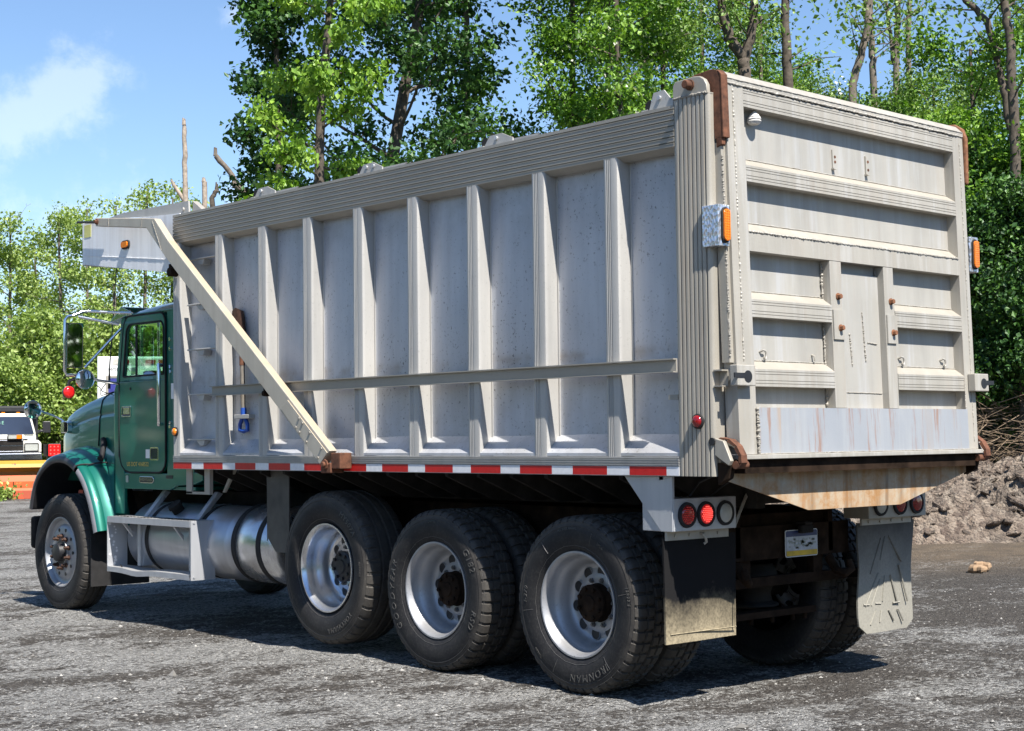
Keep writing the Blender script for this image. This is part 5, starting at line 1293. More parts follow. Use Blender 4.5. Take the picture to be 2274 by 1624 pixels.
for xx in (-.45, .28):
    m = MB(); m.box(xx - .24, xx + .16, -.02, .12, 1.13, 1.27); pl_ = m.build('plough_lamp', M['blackplastic'], pk, bevel=.01)
    m = MB(); m.box(xx - .22, xx + .0, -.03, -.021, 1.15, 1.25); m.build('plough_lamp_lens', M['clearlens'], pk); m = MB(); m.box(xx + .005, xx + .14, -.03, -.021, 1.15, 1.26); m.build('plough_lamp_indicator', M['amber'], pk)
m = MB(); m.box(-1.08, 1.08, 2.95, 3.05, .65, 2.05); m.box(-1.08, 1.08, 3.0, 6.2, .60, .72); m.box(-1.08, -1.0, 3.05, 6.2, .72, 1.4); m.box(1.0, 1.08, 3.05, 6.2, .72, 1.4); m.box(-1.06, 1.06, 2.6, 3.05, 1.98, 2.10); m.cyl((0, 2.75, 2.09), .06, -1.12, 1.12, 'x', 12); m.box(.955, 1.05, 2.92, 2.96, .1, 1.95)
m.build('dump_bed', M['blackplastic'], pk)
m = MB(); m.box(-1.0, 1.0, .5, 5.5, .10, .55); m.build('underbody', M['blackplastic'], pk)

# ploughs
def worn(name, c, c2):
    m, g = newmat(name); v = g.coord(); n = g.noise(v, 1.6, 7, .6); f = g.math('GREATER_THAN', n, .60)
    b = g.pbsdf(Base_Color=g.mix(f, g.mix(g.noise(v, 9, 4), c, tuple(x * .8 for x in c)), c2), Roughness=.55); g.out(b.outputs[0]); return m
yel = worn('chipped_yellow_paint', (.42, .17, .01), (.05, .02, .012)); org = worn('scuffed_orange_paint', (.60, .095, .012), (.45, .07, .02))
ye2 = worn('rusty_yellow_lip', (.50, .27, .03), (.10, .045, .03))
pw = tag(face_cam('plough_blade', 0, 46.6, .10, 0), 'chipped yellow snow plough blade with rusty top edge in front of the white pickup', 'snow plough')
m = MB(); m.prism([(.0, .05), (.10, .05), (.22, .30), (.24, .62), (.06, .80), (.02, .80), (.16, .60), (.14, .30)], 'x', -1.7, 2.55); m.build('blade', yel, pw)
m = MB(); m.prism([(.02, .801), (.30, .90), (.30, .91), (.02, .82), (-.03, .72), (-.02, .715)], 'x', -1.7, 2.55); m.build('top_lip', ye2, pw)
m = MB()
for xx in (-1.2, -.1, .9, 1.9): m.box(xx, xx + .02, .26, .7, .0, .75)
m.box(-1.5, 2.3, .30, .5, -.26, .10); m.build('push_frame', M['darksteel'], pw)
po = tag(face_cam('plough_blade', -10, 45.3, 0, 0), 'orange plough blade lying on the ground in front of the yellow one', 'snow plough')
m = MB(); m.prism([(-.16, .02), (-.10, .02), (.10, .28), (.12, .46), (.24, .62), (.30, .62), (.18, .44), (.16, .28), (-.02, .02)], 'x', -1.9, 2.75); m.build('blade', org, po)
m = MB(); m.box(-1.9, 2.75, -.20, -.16, .0, .22); m.build('cutting_edge', worn('worn_red_edge', (.62, .10, .04), (.4, .08, .04)), po)
m = MB()
for xx in (-1.35, -.45, .45, 1.35, 2.2): m.box(xx, xx + .025, -.15, -.05, .30, .46)
m.box(.0, .45, -.215, -.20, .0, .24); m.build('fixing_slot', M['darkrust'], po)
# red LED lamp on a bracket
lm = tag(face_cam('warning_lamp', 121, 44.0, 0), 'square red LED lamp on a grey bracket beside the yellow plough', 'warning lamp')
m = MB(); m.box(-.28, -.16, .02, .06, 1.14, 1.46); m.box(-.20, -.16, .02, .06, 0, 1.46); m.box(-.16, .2, .05, .09, 1.16, 1.20); m.build('bracket', M['darksteel'], lm)
m = MB(); m.prism(rrect(-.165, .165, 1.13, 1.47, .03), 'y', -.02, .06); hs = m.build('lamp_body', M['blackplastic'], lm, bevel=.01)
m = MB(); m.prism(rrect(-.15, .15, 1.145, 1.455, .02), 'y', -.035, -.021); m.build('lens', M['redlit'], lm)
for i in range(3):
    for j in range(3): m = MB(); m.cyl((-.095 + .095 * i, -.035, 1.205 + .095 * j), .022, -.004, .001, 'y', 10); m.build('diode', M['redhot'], lm)

# white box truck, rear doors towards us
bt = tag(face_cam('box_truck', 330, 43.0, 0, 0), 'white box truck with a blue roll-up rear door, parked beyond the green cab', 'box truck')
m = MB(); m.box(-1.30, 1.30, 0, 6.2, 1.0, 3.72); m.build('cargo_box', M['white'], bt, bevel=.03)
m = MB(); m.box(-1.02, 1.02, -.02, -.001, 1.05, 3.14); dd = m.build('rear_door', plain('deep_blue_door', (.035, .04, .22), .4), bt)
m = MB(); m.prism(ellipse(-.30, 2.55, .26, .28), 'y', -.030, -.021); m.prism(ellipse(-.10, 2.12, .44, .12), 'y', -.030, -.021); m.build('door_logo', M['whiterefl'], dd)
m = MB(); m.prism(ellipse(-.28, 2.55, .21, .23), 'y', -.034, -.0301); m.build('door_logo_disc', plain('teal_logo', (.10, .36, .38), .5), dd)
m = MB(); m.box(-1.08, -1.021, -.03, -.001, 1.05, 3.17); m.box(1.021, 1.08, -.03, -.001, 1.05, 3.17); m.box(-1.08, 1.08, -.03, -.001, 3.17, 3.22); m.build('door_frame', M['post'], bt)
m = MB(); m.box(-.90, 1.25, -.012, -.001, 3.50, 3.66); m.build('top_strip', plain('putty_strip', (.50, .48, .42), .6), bt)
for xx in (-.62, .05, .38, .70):
    m = MB(); m.prism(rrect(xx - .13, xx + .13, 3.53, 3.63, .02), 'y', -.035, -.0125); m.build('marker_lamp', M['redlens'], bt)
vs, fs = text('MORGAN', .13, 0, 0, 1.0); m = MB(); m.add([(xx - .74, -.004, 3.37 + yy_) for xx, yy_, z in vs], fs); m.build('box_lettering', M['blackplastic'], bt)
m = MB(); m.box(-1.15, 1.15, -.1, .1, .45, .60); m.box(-.5, .5, .1, 8.0, .60, .98); m.build('chassis', M['darksteel'], bt)
for xx in (-.9, .9):
    for yy, w2 in ((1.6, .25), (6.9, .13)): m = MB(); m.cyl((xx, yy, .45), .45, -w2, w2, 'x', 24); m.build('wheel', M['blackrubber'], bt, smooth=40)
m = MB(); m.prism([(6.3, .6), (8.4, .6), (8.4, 1.5), (7.6, 1.65), (7.2, 2.5), (6.3, 2.5)], 'x', -1.1, 1.1); m.build('cab', M['white'], bt, bevel=.05)

# ================================================================== spoil heap on the right
def lateral(a, d): return CAM[:2] + F2 * d + R2 * a
A, B = np.meshgrid(np.arange(1.5, 15, .045), np.arange(21.3, 27.5, .045))
PX = CAM[0] + F2[0] * B + R2[0] * A; PY = CAM[1] + F2[1] * B + R2[1] * A
base = 22.0 + .35 * (vnoise(A, B * 0, 1.2, 8) - .5) * 2
t = np.clip((B - base) / 2.4, 0, 1); prof = np.sin(t * math.pi / 2) ** .8; back = np.clip((27.4 - B) / 1.2, 0, 1)
hgt = .86 + .10 * (A - 6) * np.clip((A - 5.5) / 2, 0, 1) * .6
rough = .30 * (vnoise(A, B, 1.3, 21) - .5) + .22 * (np.abs(vnoise(A, B, 2.6, 22) - .5) * 2 - .5) + .14 * (vnoise(A, B, 5.5, 23) - .5) + .10 * (np.abs(vnoise(A, B, 11, 24) - .5) * 2 - .5) + .05 * (vnoise(A, B, 20, 25) - .5)
blk = np.floor(vnoise(A, B, 3.2, 31) * 5) / 5 * .16
HZ = np.where(t > 0, prof * back * hgt + (rough + blk) * np.clip(t * 4, 0, 1) * back, -.05) 
HZ = np.maximum(HZ + np.where(t > .02, .06 * (np.abs(vnoise(A, B, 15, 41) - .5) * 2) * np.clip(t * 5, 0, 1) * back, 0), -.03)
nr, nc = A.shape; ii = np.arange(nr * nc).reshape(nr, nc)
hp = npmesh('spoil_heap', np.stack([PX, PY, HZ], -1).reshape(-1, 3), np.stack([ii[:-1, :-1], ii[:-1, 1:], ii[1:, 1:], ii[1:, :-1]], -1).reshape(-1, 4), M['rubble'], False)
tag(hp, 'heap of broken asphalt and brown soil beyond the rear corner of the truck', 'spoil heap', kind='stuff')
def hz(a, b):
    return float(HZ[min(nr - 1, max(0, int((b - 21.3) / .045))), min(nc - 1, max(0, int((a - 1.5) / .045)))])
def chunk_mesh(seed, sx, sy, sz):
    q = random.Random(seed); m = MB(); n = 7
    ang = sorted(q.uniform(0, 6.28) for _ in range(n)); ang = [2 * math.pi * k / n + q.uniform(-.25, .25) for k in range(n)]
    rad = [q.uniform(.75, 1.15) for _ in range(n)]
    lay = []
    for (zz, k) in ((0, .8), (.35, 1.02), (.75, .98), (1.0, .78)):
        lay.append([(sx * r_ * k * math.cos(a) + q.uniform(-.05, .05) * sx, sy * r_ * k * math.sin(a) + q.uniform(-.05, .05) * sy, sz * (zz + q.uniform(-.08, .08))) for a, r_ in zip(ang, rad)])
    m.grid(lay, closed=True); m.add(lay[-1], [tuple(range(n))]); m.add(lay[0], [tuple(range(n))[::-1]]); return m
q = random.Random(9)
protos = []
for k in range(6):
    o = chunk_mesh(40 + k, q.uniform(.16, .34), q.uniform(.12, .22), q.uniform(.06, .15)).build('asphalt_chunk', M['rubble']); protos.append(o)
cnt = 0
for k in range(150):
    o = protos[k] if k < 6 else protos[k % 6].copy()
    if k >= 6: COL.objects.link(o)
    a = q.uniform(5.0, 8.6); b_ = q.uniform(22.05, 24.6); p = lateral(a, b_); s_ = .28 + .8 * q.random() ** 2.2
    o.location = (p[0], p[1], hz(a, b_) - .035 * s_); o.rotation_euler = (q.uniform(-.5, .5), q.uniform(-.5, .5), q.uniform(0, 6.28)); o.scale = (s_, s_, s_)
    tag(o, 'jagged chunk of broken asphalt lying on the spoil heap', 'asphalt chunk', 'broken asphalt chunks on the spoil heap')
p = at(2166, 18.15)
m = MB(); q = random.Random(4)
for k in range(9):
    c = chunk_mesh(80 + k, q.uniform(.04, .10), q.uniform(.04, .09), q.uniform(.04, .09)); dx, dy, dz = q.uniform(-.14, .14), q.uniform(-.08, .08), q.uniform(-.02, .07); c.xf(lambda x, y, z: (x + dx, y + dy, z + dz)); m.add(c.v, c.f)
cl_ = m.build('dirt_clod', M['dirtyclay']); cl_.location = (p[0], p[1], -.01); tag(cl_, 'lone crumbled clod of orange brown soil in front of the spoil heap', 'clod')
# brush pile
def brush(name, a0, a1, d0, d1, zlo, zhi, n, label, seed):
    q = random.Random(seed); m = MB()
    for k in range(n):
        a = q.uniform(a0, a1); d = q.uniform(d0, d1); t = q.random() ** 1.2; z = zlo + (zhi - zlo) * t * (1 - .5 * abs((a - a0) / (a1 - a0) - .4)); p = lateral(a, d); L_ = q.uniform(.25, 1.1)
        th = q.uniform(0, 6.28); e = q.uniform(-.6, .7); d1_ = Vector((math.cos(th) * math.cos(e), math.sin(th) * math.cos(e), math.sin(e))); s_ = Vector((q.uniform(-.3, .3), q.uniform(-.3, .3), q.uniform(-.5, .1))) * L_
        p0 = Vector((p[0], p[1], z)); pts = [p0, p0 + d1_ * L_ * .5 + s_ * .15, p0 + d1_ * L_ + s_ * .6]; r_ = q.uniform(.003, .009) * (1.6 if q.random() < .08 else 1)
        m.tube([(x, y, max(.02, z)) for x, y, z in pts], [r_, r_ * .8, r_ * .4], 4, caps=False)
    return tag(m.build(name, M['brush']), label, 'brush', kind='stuff')
brush('brush', 6.2, 10.5, 25.4, 27.0, .4, 2.0, 1700, 'tangle of dry brown brush piled behind the spoil heap', 3)

# ================================================================== trees
class Leaves:
    def __init__(s): s.c = []; s.n = []
def tubes_np(paths, n):
    V = []; Fc = []; off = 0
    for pts, rad in paths:
        pts = np.asarray(pts); m = len(pts); T = np.gradient(pts, axis=0); T /= np.linalg.norm(T, axis=1)[:, None] + 1e-9
        ref = np.array((0.3, 0.1, 1.0)) if abs(T[0][2]) < .9 else np.array((1.0, .2, 0))
        U = np.cross(T, ref); U /= np.linalg.norm(U, axis=1)[:, None] + 1e-9; Wv = np.cross(T, U)
        a = np.arange(n) * 2 * math.pi / n
        ring = pts[:, None, :] + (U[:, None, :] * np.cos(a)[None, :, None] + Wv[:, None, :] * np.sin(a)[None, :, None]) * np.asarray(rad)[:, None, None]
        V.append(ring.reshape(-1, 3)); i = np.arange(m - 1)[:, None] * n; k = np.arange(n)[None]
        f = np.stack([i + k, i + (k + 1) % n, i + n + (k + 1) % n, i + n + k], -1).reshape(-1, 4) + off; Fc.append(f); off += m * n
    return np.concatenate(V), np.concatenate(Fc)
def leaf_quads(P, size, rng, droop=.3, up=.55):
    """kite-shaped folded leaves at points P"""
    n = len(P); d = rng.normal(0, 1, (n, 3)); d[:, 2] -= droop; d /= np.linalg.norm(d, axis=1)[:, None]
    nn = rng.normal(0, 1, (n, 3)) * (1 - up); nn[:, 2] += up; s = np.cross(d, nn); s /= np.linalg.norm(s, axis=1)[:, None] + 1e-9; nn = np.cross(s, d)
    L = size * np.clip(np.exp(rng.normal(0, .30, n)), .45, 1.55)[:, None]
    a = P; b = P + d * L; m_ = P + d * L * .45; w = L * .36
    V = np.stack([a, m_ + s * w + nn * w * .3, b, m_ - s * w + nn * w * .3], 1).reshape(-1, 3)
    return V, np.arange(4 * n).reshape(n, 4)
def curve_path(p0, d, L, rng, n=6, lift=.15, wob=.12):
    pts = [np.array(p0, float)]; d = np.array(d, float); d /= np.linalg.norm(d)
    for i in range(n):
        d = d + rng.normal(0, wob, 3) + np.array((0, 0, lift)) / n; d /= np.linalg.norm(d); pts.append(pts[-1] + d * L / n)
    return np.array(pts)
def tree(label, u, D, H, r0, leafmat, barkmat, seed, name='tree', cat='tree', group=None, crown0=.25, spread=2.4, limbs=14, sub=4, leaves=28, leaf=.13, clump=.42, lean=(0, 0), trunkpts=None, tint=(.5, .2), bare=0.0, drop=.3, zlo=None, flat=.7, taper=.75, elev=(.1, .9), blossom=0, bare_side=None, base=0.0):
    rng = np.random.default_rng(seed); xy = at(u, D); root = empty(name, (xy[0], xy[1], 0)); tag(root, label, cat, group)
    if trunkpts is None:
        n = 9; tp_ = np.array([(lean[0] * t ** 1.2 * H + .12 * math.sin(3 * t + seed), lean[1] * t * H + .12 * math.cos(2.3 * t + seed), H * t) for t in np.linspace(0, 1, n)])
        tp_[:, :2] -= tp_[0, :2]
    else: tp_ = np.array(trunkpts, float)
    hh = tp_[:, 2] / H; rad = r0 * np.clip(1 - hh * taper, .08, 1); rad[0] *= 1.25
    thick = [(tp_, rad)]; thin = []; tips = []
    def at_t(t):
        z = t * H; return np.array([np.interp(z, tp_[:, 2], tp_[:, k]) for k in range(2)] + [z]), r0 * max(.1, 1 - t * taper)
    for i in range(limbs):
        t = crown0 + (1 - crown0) * (i + rng.random() * .8) / limbs; p, rr_ = at_t(min(t, .99)); az = i * 2.4 + rng.uniform(-.5, .5); e = rng.uniform(*elev)
        L_ = spread * (1.05 - .55 * (t - crown0) / (1 - crown0 + 1e-6)) * rng.uniform(.7, 1.2)
        path = curve_path(p, (math.cos(az) * math.cos(e), math.sin(az) * math.cos(e), math.sin(e)), L_, rng)
        r1 = rr_ * rng.uniform(.28, .45); thin.append((path, np.linspace(r1, r1 * .22, len(path))))
        for k in range(sub):
            q_ = path[rng.integers(2, len(path))]; dd = rng.normal(0, 1, 3); dd[2] = abs(dd[2]) * .5 - .1; dd += (path[-1] - path[0]) / L_ * .8
            sp_ = curve_path(q_, dd, L_ * rng.uniform(.08, .22), rng, 4); thin.append((sp_, np.linspace(r1 * .3, .006, len(sp_)))); tips += [sp_[-1], sp_[2], sp_[3]]
        tips += [path[-1], path[-2]]
    V1, F1 = tubes_np(thick, 10); V2, F2_ = tubes_np(thin, 5)
    npmesh('trunk', np.concatenate([V1, V2]), np.concatenate([F1, F2_ + len(V1)]), barkmat, True, parent=root)
    tips = np.array(tips); tips = tips[tips[:, 2] < H + .1]
    if bare: tips = tips[rng.random(len(tips)) > bare]
    if zlo is not None: tips = tips[tips[:, 2] > zlo]
    if len(tips):
        ct = np.clip(rng.normal(tint[0], tint[1], len(tips)), 0, 1)
        nl = max(1, int(leaves)); P = np.repeat(tips, nl, 0) + np.clip(rng.normal(0, 1, (len(tips) * nl, 3)), -1.45, 1.45) * clump * np.array((1, 1, flat)) * .62
        lt = np.clip(np.repeat(ct, nl) + rng.normal(0, .14, len(P)), 0, 1)
        V, Fq = leaf_quads(P, leaf, rng, drop); npmesh('crown', V, Fq, leafmat, False, lt, root)
        if blossom:
            bt_ = tips[rng.random(len(tips)) < blossom]; P = np.repeat(bt_, 16, 0) + rng.normal(0, .16, (len(bt_) * 16, 3)); V, Fq = leaf_quads(P, .07, rng, .8); npmesh('blossom', V, Fq, M['blossom'], False, rng.random(len(P)), root)
    return root

def rel(u, D, pts):
    """trunk points given as (column, height) at distance D, relative to the foot of the tree at column u"""
    b = at(u, D); return [(*(at(a, D) - b), z) for a, z in pts]
def zrow(v, D, u=1137):
    """height of photograph row v at distance D"""
    return 1.51 + (972 - .0114 * (u - 1137) - v) * D / 3567

LB, LD, LM, LL, LP = M['leafbright'], M['leafdark'], M['leafmid'], M['leaflocust'], M['leafpale']
# the two trees over the dump body
D = 25.0
tree('tall slim tree with drooping yellow-green leaves, left of the dark maple', 712, D, 11.5, .125, LB, M['bark'], 3, 'hickory_tree', crown0=.30, spread=1.45, limbs=30, sub=5, leaves=30, leaf=.088, clump=.22, trunkpts=rel(706, D, [(700, 0), (704, 3), (706, zrow(330, D)), (714, zrow(180, D)), (728, zrow(60, D)), (735, zrow(-40, D)), (740, 11.5)]), tint=(.62, .22), drop=1.3, zlo=3.9, elev=(-.25, .5))
D = 28.0
tree('dense dark green maple with a forking pale trunk, above the middle of the dump body', 875, D, 13.5, .17, LD, M['bark'], 5, 'maple_tree', crown0=.28, spread=2.7, limbs=34, sub=6, leaves=46, leaf=.092, clump=.40, trunkpts=rel(870, D, [(868, 0), (868, 3.5), (872, zrow(340, D)), (886, zrow(260, D)), (905, zrow(160, D)), (925, zrow(60, D)), (945, zrow(-60, D)), (950, 13.5)]), tint=(.45, .25), zlo=4.2)
tree('second dark maple trunk leaning behind the forked one', 640, 30.0, 11.0, .12, LD, M['bark'], 15, 'maple_tree', crown0=.34, spread=1.25, limbs=18, sub=5, leaves=30, leaf=.11, clump=.36, tint=(.42, .22), zlo=4.6)
tree('dark maple whose crown meets the bright trees right of it', 1025, 31.0, 12.5, .13, LD, M['barkpale'], 25, 'maple_tree', crown0=.36, spread=1.2, limbs=18, sub=5, leaves=22, leaf=.11, clump=.36, tint=(.6, .25), zlo=4.6, bare=.3)
# dead wood at the left
def snag(label, u, D, pts, r, seed, mat='deadwood', twigs=()):
    root = empty('dead_tree', (*at(u, D), 0)); tag(root, label, 'dead tree', None)
    rng = np.random.default_rng(seed); P = np.array(rel(u, D, pts), float); n = 24; T = np.linspace(0, 1, n); zz = np.interp(T, np.linspace(0, 1, len(P)), P[:, 2]); xx = np.interp(T, np.linspace(0, 1, len(P)), P[:, 0]); yy = np.interp(T, np.linspace(0, 1, len(P)), P[:, 1])
    pp = np.stack([xx, yy, zz], -1) + rng.normal(0, .012, (n, 3)); rad = np.linspace(r, r * .72, n) * (1 + rng.normal(0, .07, n)); paths = [(pp, rad)]
    for k in range(3):   # splintered top
        a = rng.uniform(0, 6.28); e = pp[-1] + np.array((math.cos(a), math.sin(a), 0)) * r * .4; paths.append((np.array([e, e + (0, 0, .04), e + (0, 0, rng.uniform(.08, .22))]), np.array([r * .45, r * .35, .02])))
    V, Fq = tubes_np(paths, 8); npmesh('trunk', V, Fq, M[mat], True, parent=root)
    for tw in twigs:
        V, Fq = tubes_np([(np.array(rel(u, D, tw[0]), float), np.array(tw[1]))], 6); npmesh('limb', V, Fq, M[mat], True, parent=root)
    return root
D = 45.0
snag('tallest bare dead trunk standing above the front of the dump body', 412, D, [(413, 0), (412, zrow(440, D)), (411, zrow(280, D))], .085, 1, twigs=((([(411, zrow(448, D)), (398, zrow(430, D)), (386, zrow(412, D)), (381, zrow(402, D))]), [.06, .055, .05, .03]),))
snag('short splintered dead trunk right of the tallest one', 456, D, [(455, 0), (456, zrow(405, D))], .10, 2)
snag('short broken dark trunk with a jagged top, nearest the dump body of the dead trunks', 474, D, [(466, 0), (474, zrow(440, D)), (484, zrow(420, D))], .08, 3, 'bark')
D = 34.0
snag('dead grey limbless trunk leaning out to the left from the dark maple', 600, D, [(640, 2.5), (590, zrow(470, D)), (545, zrow(430, D)), (484, zrow(347, D))], .075, 4, 'barkpale', twigs=((([(540, zrow(425, D)), (526, zrow(412, D)), (516, zrow(405, D))]), [.07, .07, .06]),))
# bright wood behind the dump body and to the right
LOC = 'trees of the wood behind the truck'
desc = [
 (1262, 30, 13.0, LM, 'bright green maple filling the gap right of the dark maple', .0), (1345, 33, 14.0, LM, 'full fresh green tree behind the middle of the dump body', .0),
 (1385, 29, 12.0, LM, 'fresh green tree with cream blossom above the rear of the dump body', .10), (1500, 31, 12.0, LL, 'pale locust left of the forked dark trunk', .12),
 (1585, 36, 14.0, LM, 'fresh green tree behind the forked dark trunk', .0), (1700, 34, 10.4, LL, 'low locust between the forked trunk and the straight trunk', .06),
 (1840, 37, 9.2, LL, 'low pale locust behind the top of the tailgate', .0), (1975, 39, 9.6, LM, 'low green tree under the bare pale trunks', .0),
 (2085, 33, 8.4, LL, 'broad locust below the arching branch', .0), (2190, 30, 8.4, LM, 'green tree behind the right top corner of the tailgate', .0),
 (2330, 33, 12.5, LL, 'locust at the right edge of the picture', .0), (1760, 42, 11.0, LM, 'distant green tree behind the straight trunk', .0), (2140, 44, 11.0, LL, 'distant hazy locust behind the arching branch', .0),
 (2250, 38, 8.0, LM, 'green tree behind the leaning right-hand trunk', .0), (1440, 40, 14.5, LM, 'distant tall tree behind the blossoming one', .0), (1230, 41, 8.0, LM, 'distant tree right of the dark maple', .0), (1640, 41, 10.5, LL, 'distant locust between forked and straight trunks', .0)]
for k, (u_c, D, H, lm_, lab, bl) in enumerate(desc):
    tree(lab, u_c, D, H, .11, lm_, M['bark'], 100 + k, 'locust_tree' if lm_ is LL else 'leafy_tree', group=LOC, crown0=.22, spread=2.5 if H > 10 else 2.2, limbs=24, sub=5, leaves=54, leaf=.080 if lm_ is LM else .066, clump=.42, tint=(.5, .32), zlo=2.8, blossom=bl, elev=(.0, .8))
# bare-stemmed trunks rising through the wood
def stem(label, u, D, pts, r, seed, bark='bark', forks=(), top=True):
    root = tag(empty('locust_tree', (*at(u, D), 0)), label, 'tree', 'bare stemmed trunks in the wood'); rng = np.random.default_rng(seed)
    def path(pp, r0, r1):
        P = np.array(rel(u, D, pp), float); n = 5 * len(P); T = np.linspace(0, 1, n); S = np.linspace(0, 1, len(P)); Q = np.stack([np.interp(T, S, P[:, k]) for k in range(3)], -1) + rng.normal(0, .012, (n, 3)); return Q, np.linspace(r0, r1, n)
    main = path(pts, r, r * .6); paths = [main] + [path(f[0], f[1], f[2]) for f in forks]; tips = []
    tw = []
    for (Q, rd) in list(paths):
        for k in range(7):
            i = rng.integers(len(Q) // 3, len(Q)); a = rng.uniform(0, 6.28); c = curve_path(Q[i], (math.cos(a), math.sin(a), rng.uniform(.1, .9)), rng.uniform(.5, 1.5), rng); tw.append((c, np.linspace(.02, .005, len(c)))); tips += [c[-1], c[-3]]
    V, Fq = tubes_np(paths, 9); V2, F2_ = tubes_np(tw, 4); npmesh('trunk', np.concatenate([V, V2]), np.concatenate([Fq, F2_ + len(V)]), M[bark], True, parent=root)
    tips = np.array(tips); P = np.repeat(tips, 22, 0) + rng.normal(0, .28, (len(tips) * 22, 3)); Vl, Fl = leaf_quads(P, .10, rng, .4); npmesh('crown', Vl, Fl, LL, False, rng.random(len(P)), root)
D = 30.0
stem('dark trunk forking into a V above the rear of the dump body', 1664, D, [(1668, 0), (1666, zrow(165, D)), (1660, zrow(135, D)), (1630, zrow(90, D)), (1618, zrow(20, D)), (1608, zrow(-60, D))], .13, 1, forks=(([(1664, zrow(145, D)), (1680, zrow(90, D)), (1690, zrow(30, D)), (1694, zrow(-60, D))], .10, .07),))
D = 31.0
stem('straight dark trunk right of the V-shaped one', 1762, D, [(1764, 0), (1762, zrow(185, D)), (1758, zrow(60, D)), (1760, zrow(-60, D))], .115, 2)
D = 36.0
stem('pale trunk leaning right beside the tailgate top, thickest of the pale ones', 1895, D, [(1893, 0), (1905, zrow(210, D)), (1930, zrow(140, D)), (1944, zrow(90, D)), (1948, zrow(30, D)), (1952, zrow(-50, D))], .10, 3, 'barkpale', forks=(([(1946, zrow(70, D)), (1940, zrow(30, D)), (1936, zrow(-40, D))], .09, .06),))
D = 38.0
stem('short straight pale trunk against the leaning one', 1955, D, [(1956, 0), (1953, zrow(175, D)), (1950, zrow(110, D)), (1947, zrow(-40, D))], .095, 4, 'barkpale')
D = 40.0
stem('left of the twin slender brown trunks', 2005, D, [(1995, 0), (2005, zrow(150, D)), (2012, zrow(60, D)), (2022, zrow(-50, D))], .09, 5, 'barkpale', forks=(([(2000, zrow(170, D)), (1992, zrow(90, D)), (1985, zrow(20, D))], .06, .03),))
D = 41.0
stem('right of the twin slender brown trunks', 2036, D, [(2032, 0), (2034, zrow(100, D)), (2040, zrow(20, D)), (2046, zrow(-60, D))], .08, 6, 'barkpale')
D = 29.0
stem('dark branch arching over the sky from the right-hand trunk', 2262, D, [(2258, zrow(330, D)), (2245, zrow(250, D)), (2235, zrow(190, D)), (2215, zrow(95, D)), (2170, zrow(45, D)), (2135, zrow(10, D)), (2070, zrow(-2, D)), (2000, zrow(-30, D))], .07, 7)
D = 28.6
stem('thick dark trunk at the right edge of the picture', 2262, D, [(2268, 0), (2266, zrow(420, D)), (2262, zrow(250, D)), (2262, zrow(160, D)), (2254, zrow(70, D)), (2250, zrow(0, D)), (2246, zrow(-60, D))], .10, 8)
# undergrowth at the right; dark leaf colour on some paints in their shade
for k, (u_c, D, H, lm_, lab) in enumerate([(2165, 29.5, 6.0, LD, 'dark ivy-clad bush beside the right edge of the tailgate'), (2225, 30.0, 5.8, LD, 'dark leafy bush behind the brush pile'), (2300, 30.0, 6.4, LM, 'fresh green bush at the right edge of the picture'), (2195, 32, 7.2, LM, 'taller green bush behind the dark ones'), (2360, 31, 7.0, LM, 'green bush beyond the right edge'), (2130, 30, 6.5, LD, 'dark bush hidden by the tailgate edge')]):
    tree(lab, u_c, D, H, .07, lm_, M['bark'], 200 + k, 'bush', 'bush', 'bushes behind the spoil heap', crown0=.10, spread=1.5, limbs=26, sub=5, leaves=52, leaf=.080, clump=.42, tint=(.5, .42), elev=(-.1, .7))
tree('dark bush climbing over the foot of the thick right-hand trunk', 2272, 27.4, 5.4, .05, LD, M['bark'], 231, 'bush', 'bush', 'bushes behind the spoil heap', crown0=.36, spread=1.25, limbs=26, sub=5, leaves=52, leaf=.080, clump=.42, tint=(.5, .42), elev=(-.1, .7), zlo=1.9)  # its dark leaf colour also paints in the shade under the trees
# pale young trees at the left
LEFT = 'pale spring trees behind the cab'
for k, (u_c, D, v, lab, bare) in enumerate([(-70, 58, 480, 'pale tree just outside the left edge', .0), (10, 60, 505, 'pale spring tree at the left edge of the picture', .0), (75, 62, 560, 'lower pale tree right of the left edge one', .0), (140, 57, 500, 'airy pale tree above the round mirror', .1), (205, 60, 480, 'airy pale tree under the cab shield', .15), (262, 56, 470, 'thin pale tree left of the dead trunk', .2), (320, 58, 425, 'sparse pale tree rising left of the tallest dead trunk', .3), (372, 60, 450, 'pale tree at the foot of the tallest dead trunk', .2), (440, 59, 470, 'pale tree among the splintered trunks', .15), (520, 60, 480, 'pale tree behind the front of the dump body', .1)]):
    H = zrow(v, D, u_c)
    tree(lab, u_c, D, H, .12, LP, M['barkpale'], 300 + k, 'leafy_tree', group=LEFT, crown0=.12, spread=1.9, limbs=22, sub=5, leaves=24, leaf=.112, clump=.44, tint=(.5, .25), bare=bare + .12, elev=(-.1, .9))
for k, (u_c, D, v, lab) in enumerate([(-20, 53, 760, 'pale scrub behind the pickup'), (60, 54, 720, 'pale scrub left of the round mirror'), (130, 53, 750, 'pale scrub behind the red mirror lamp'), (190, 55, 720, 'pale scrub right of the red mirror lamp'), (270, 56, 740, 'pale scrub behind the box truck'), (345, 55, 730, 'pale scrub behind the cab window'), (420, 56, 720, 'pale scrub behind the cab')]):
    tree(lab, u_c, D, zrow(v, D, u_c), .06, LP, M['barkpale'], 330 + k, 'bush', 'bush', 'scrub behind the cab', crown0=.06, spread=2.0, limbs=22, sub=5, leaves=20, leaf=.135, clump=.5, tint=(.42, .25), elev=(-.1, .7))
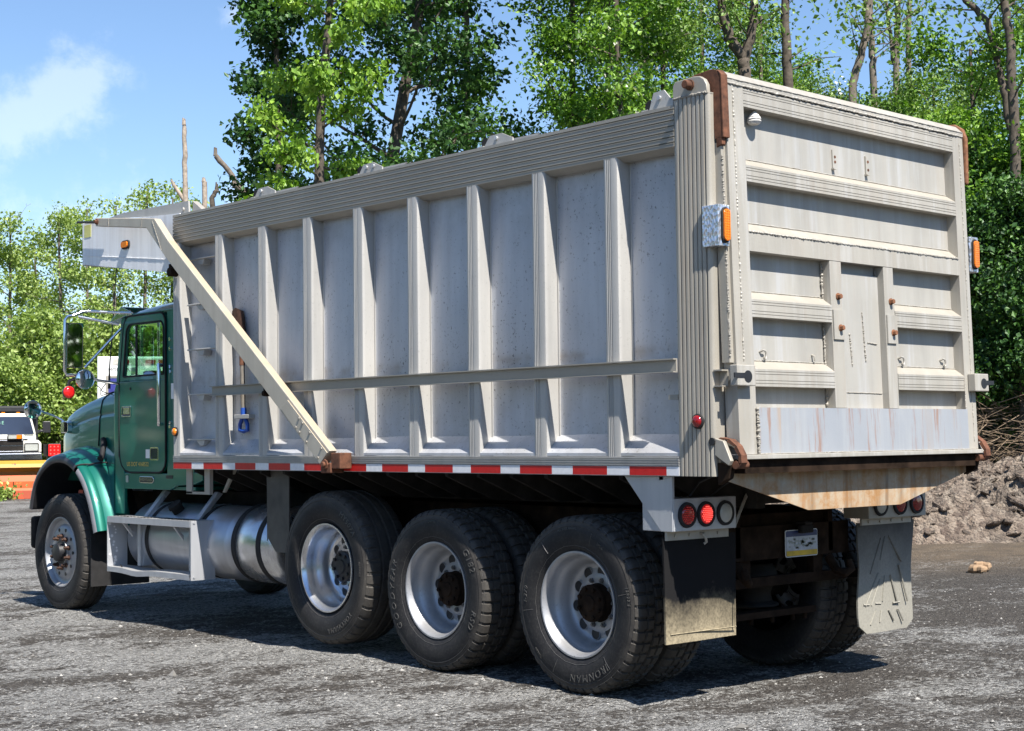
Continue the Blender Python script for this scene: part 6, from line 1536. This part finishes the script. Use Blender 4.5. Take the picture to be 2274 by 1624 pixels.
# weed by the orange plough
rw = np.random.default_rng(77); xy = at(8, 44.4); wr = tag(empty('weed', (*xy, 0)), 'small green weed growing beside the orange plough', 'weed'); P = rw.normal(0, .22, (260, 3)) * np.array((1, 1, .6)) + np.array((0, 0, .16)); P[:, 2] = np.abs(P[:, 2]); V, Fq = leaf_quads(P, .10, rw, -.5); npmesh('leaves', V, Fq, LP, False, rw.random(260), wr)
# woodland floor and far treeline
def belt(name, u0, u1, D0, D1, z0, z1, n, lm_, label, seed, leaf=.22):
    rng = np.random.default_rng(seed); uu = rng.uniform(u0, u1, n); DD = rng.uniform(D0, D1, n); XY = np.array([at(a, b) for a, b in zip(uu, DD)])
    zt = z1 * (.62 + .38 * vnoise(uu, DD * 0 + 3, .02, seed)); z = z0 + (zt - z0) * rng.random(n) ** .8
    V, Fq = leaf_quads(np.column_stack([XY, z]), leaf, rng, .3); return tag(npmesh(name, V, Fq, lm_, False, np.clip(rng.normal(.4, .2, n) , 0, 1)), label, 'undergrowth', kind='stuff')
belt('undergrowth', 1000, 2500, 44, 52, 0, 7.0, 42000, LM, 'mass of leafy undergrowth deep in the wood', 5)
belt('undergrowth', -150, 700, 66, 74, 0, 6.5, 26000, LP, 'mass of pale undergrowth beyond the trees at the left', 6, .30)

# trees round the rest of the yard, behind the photographer: only seen mirrored in glass and paint
def far_belt(name, ang0, ang1, D0, D1, z1, n, label, seed):
    rng = np.random.default_rng(seed); a = np.radians(rng.uniform(ang0, ang1, n)); DD = rng.uniform(D0, D1, n); zt = z1 * (.6 + .4 * vnoise(a * 12, DD * 0 + 3, 1.0, seed)); z = zt * rng.random(n) ** .8
    V, Fq = leaf_quads(np.column_stack([CAM[0] + np.cos(a) * DD, CAM[1] + np.sin(a) * DD, z]), .9, rng, .3); return tag(npmesh(name, V, Fq, LM, False, np.clip(rng.normal(.3, .2, n), 0, 1), None), label, 'treeline', kind='stuff')
far_belt('treeline', 95, 330, 42, 52, 11.0, 26000, 'treeline round the far side of the yard', 8)
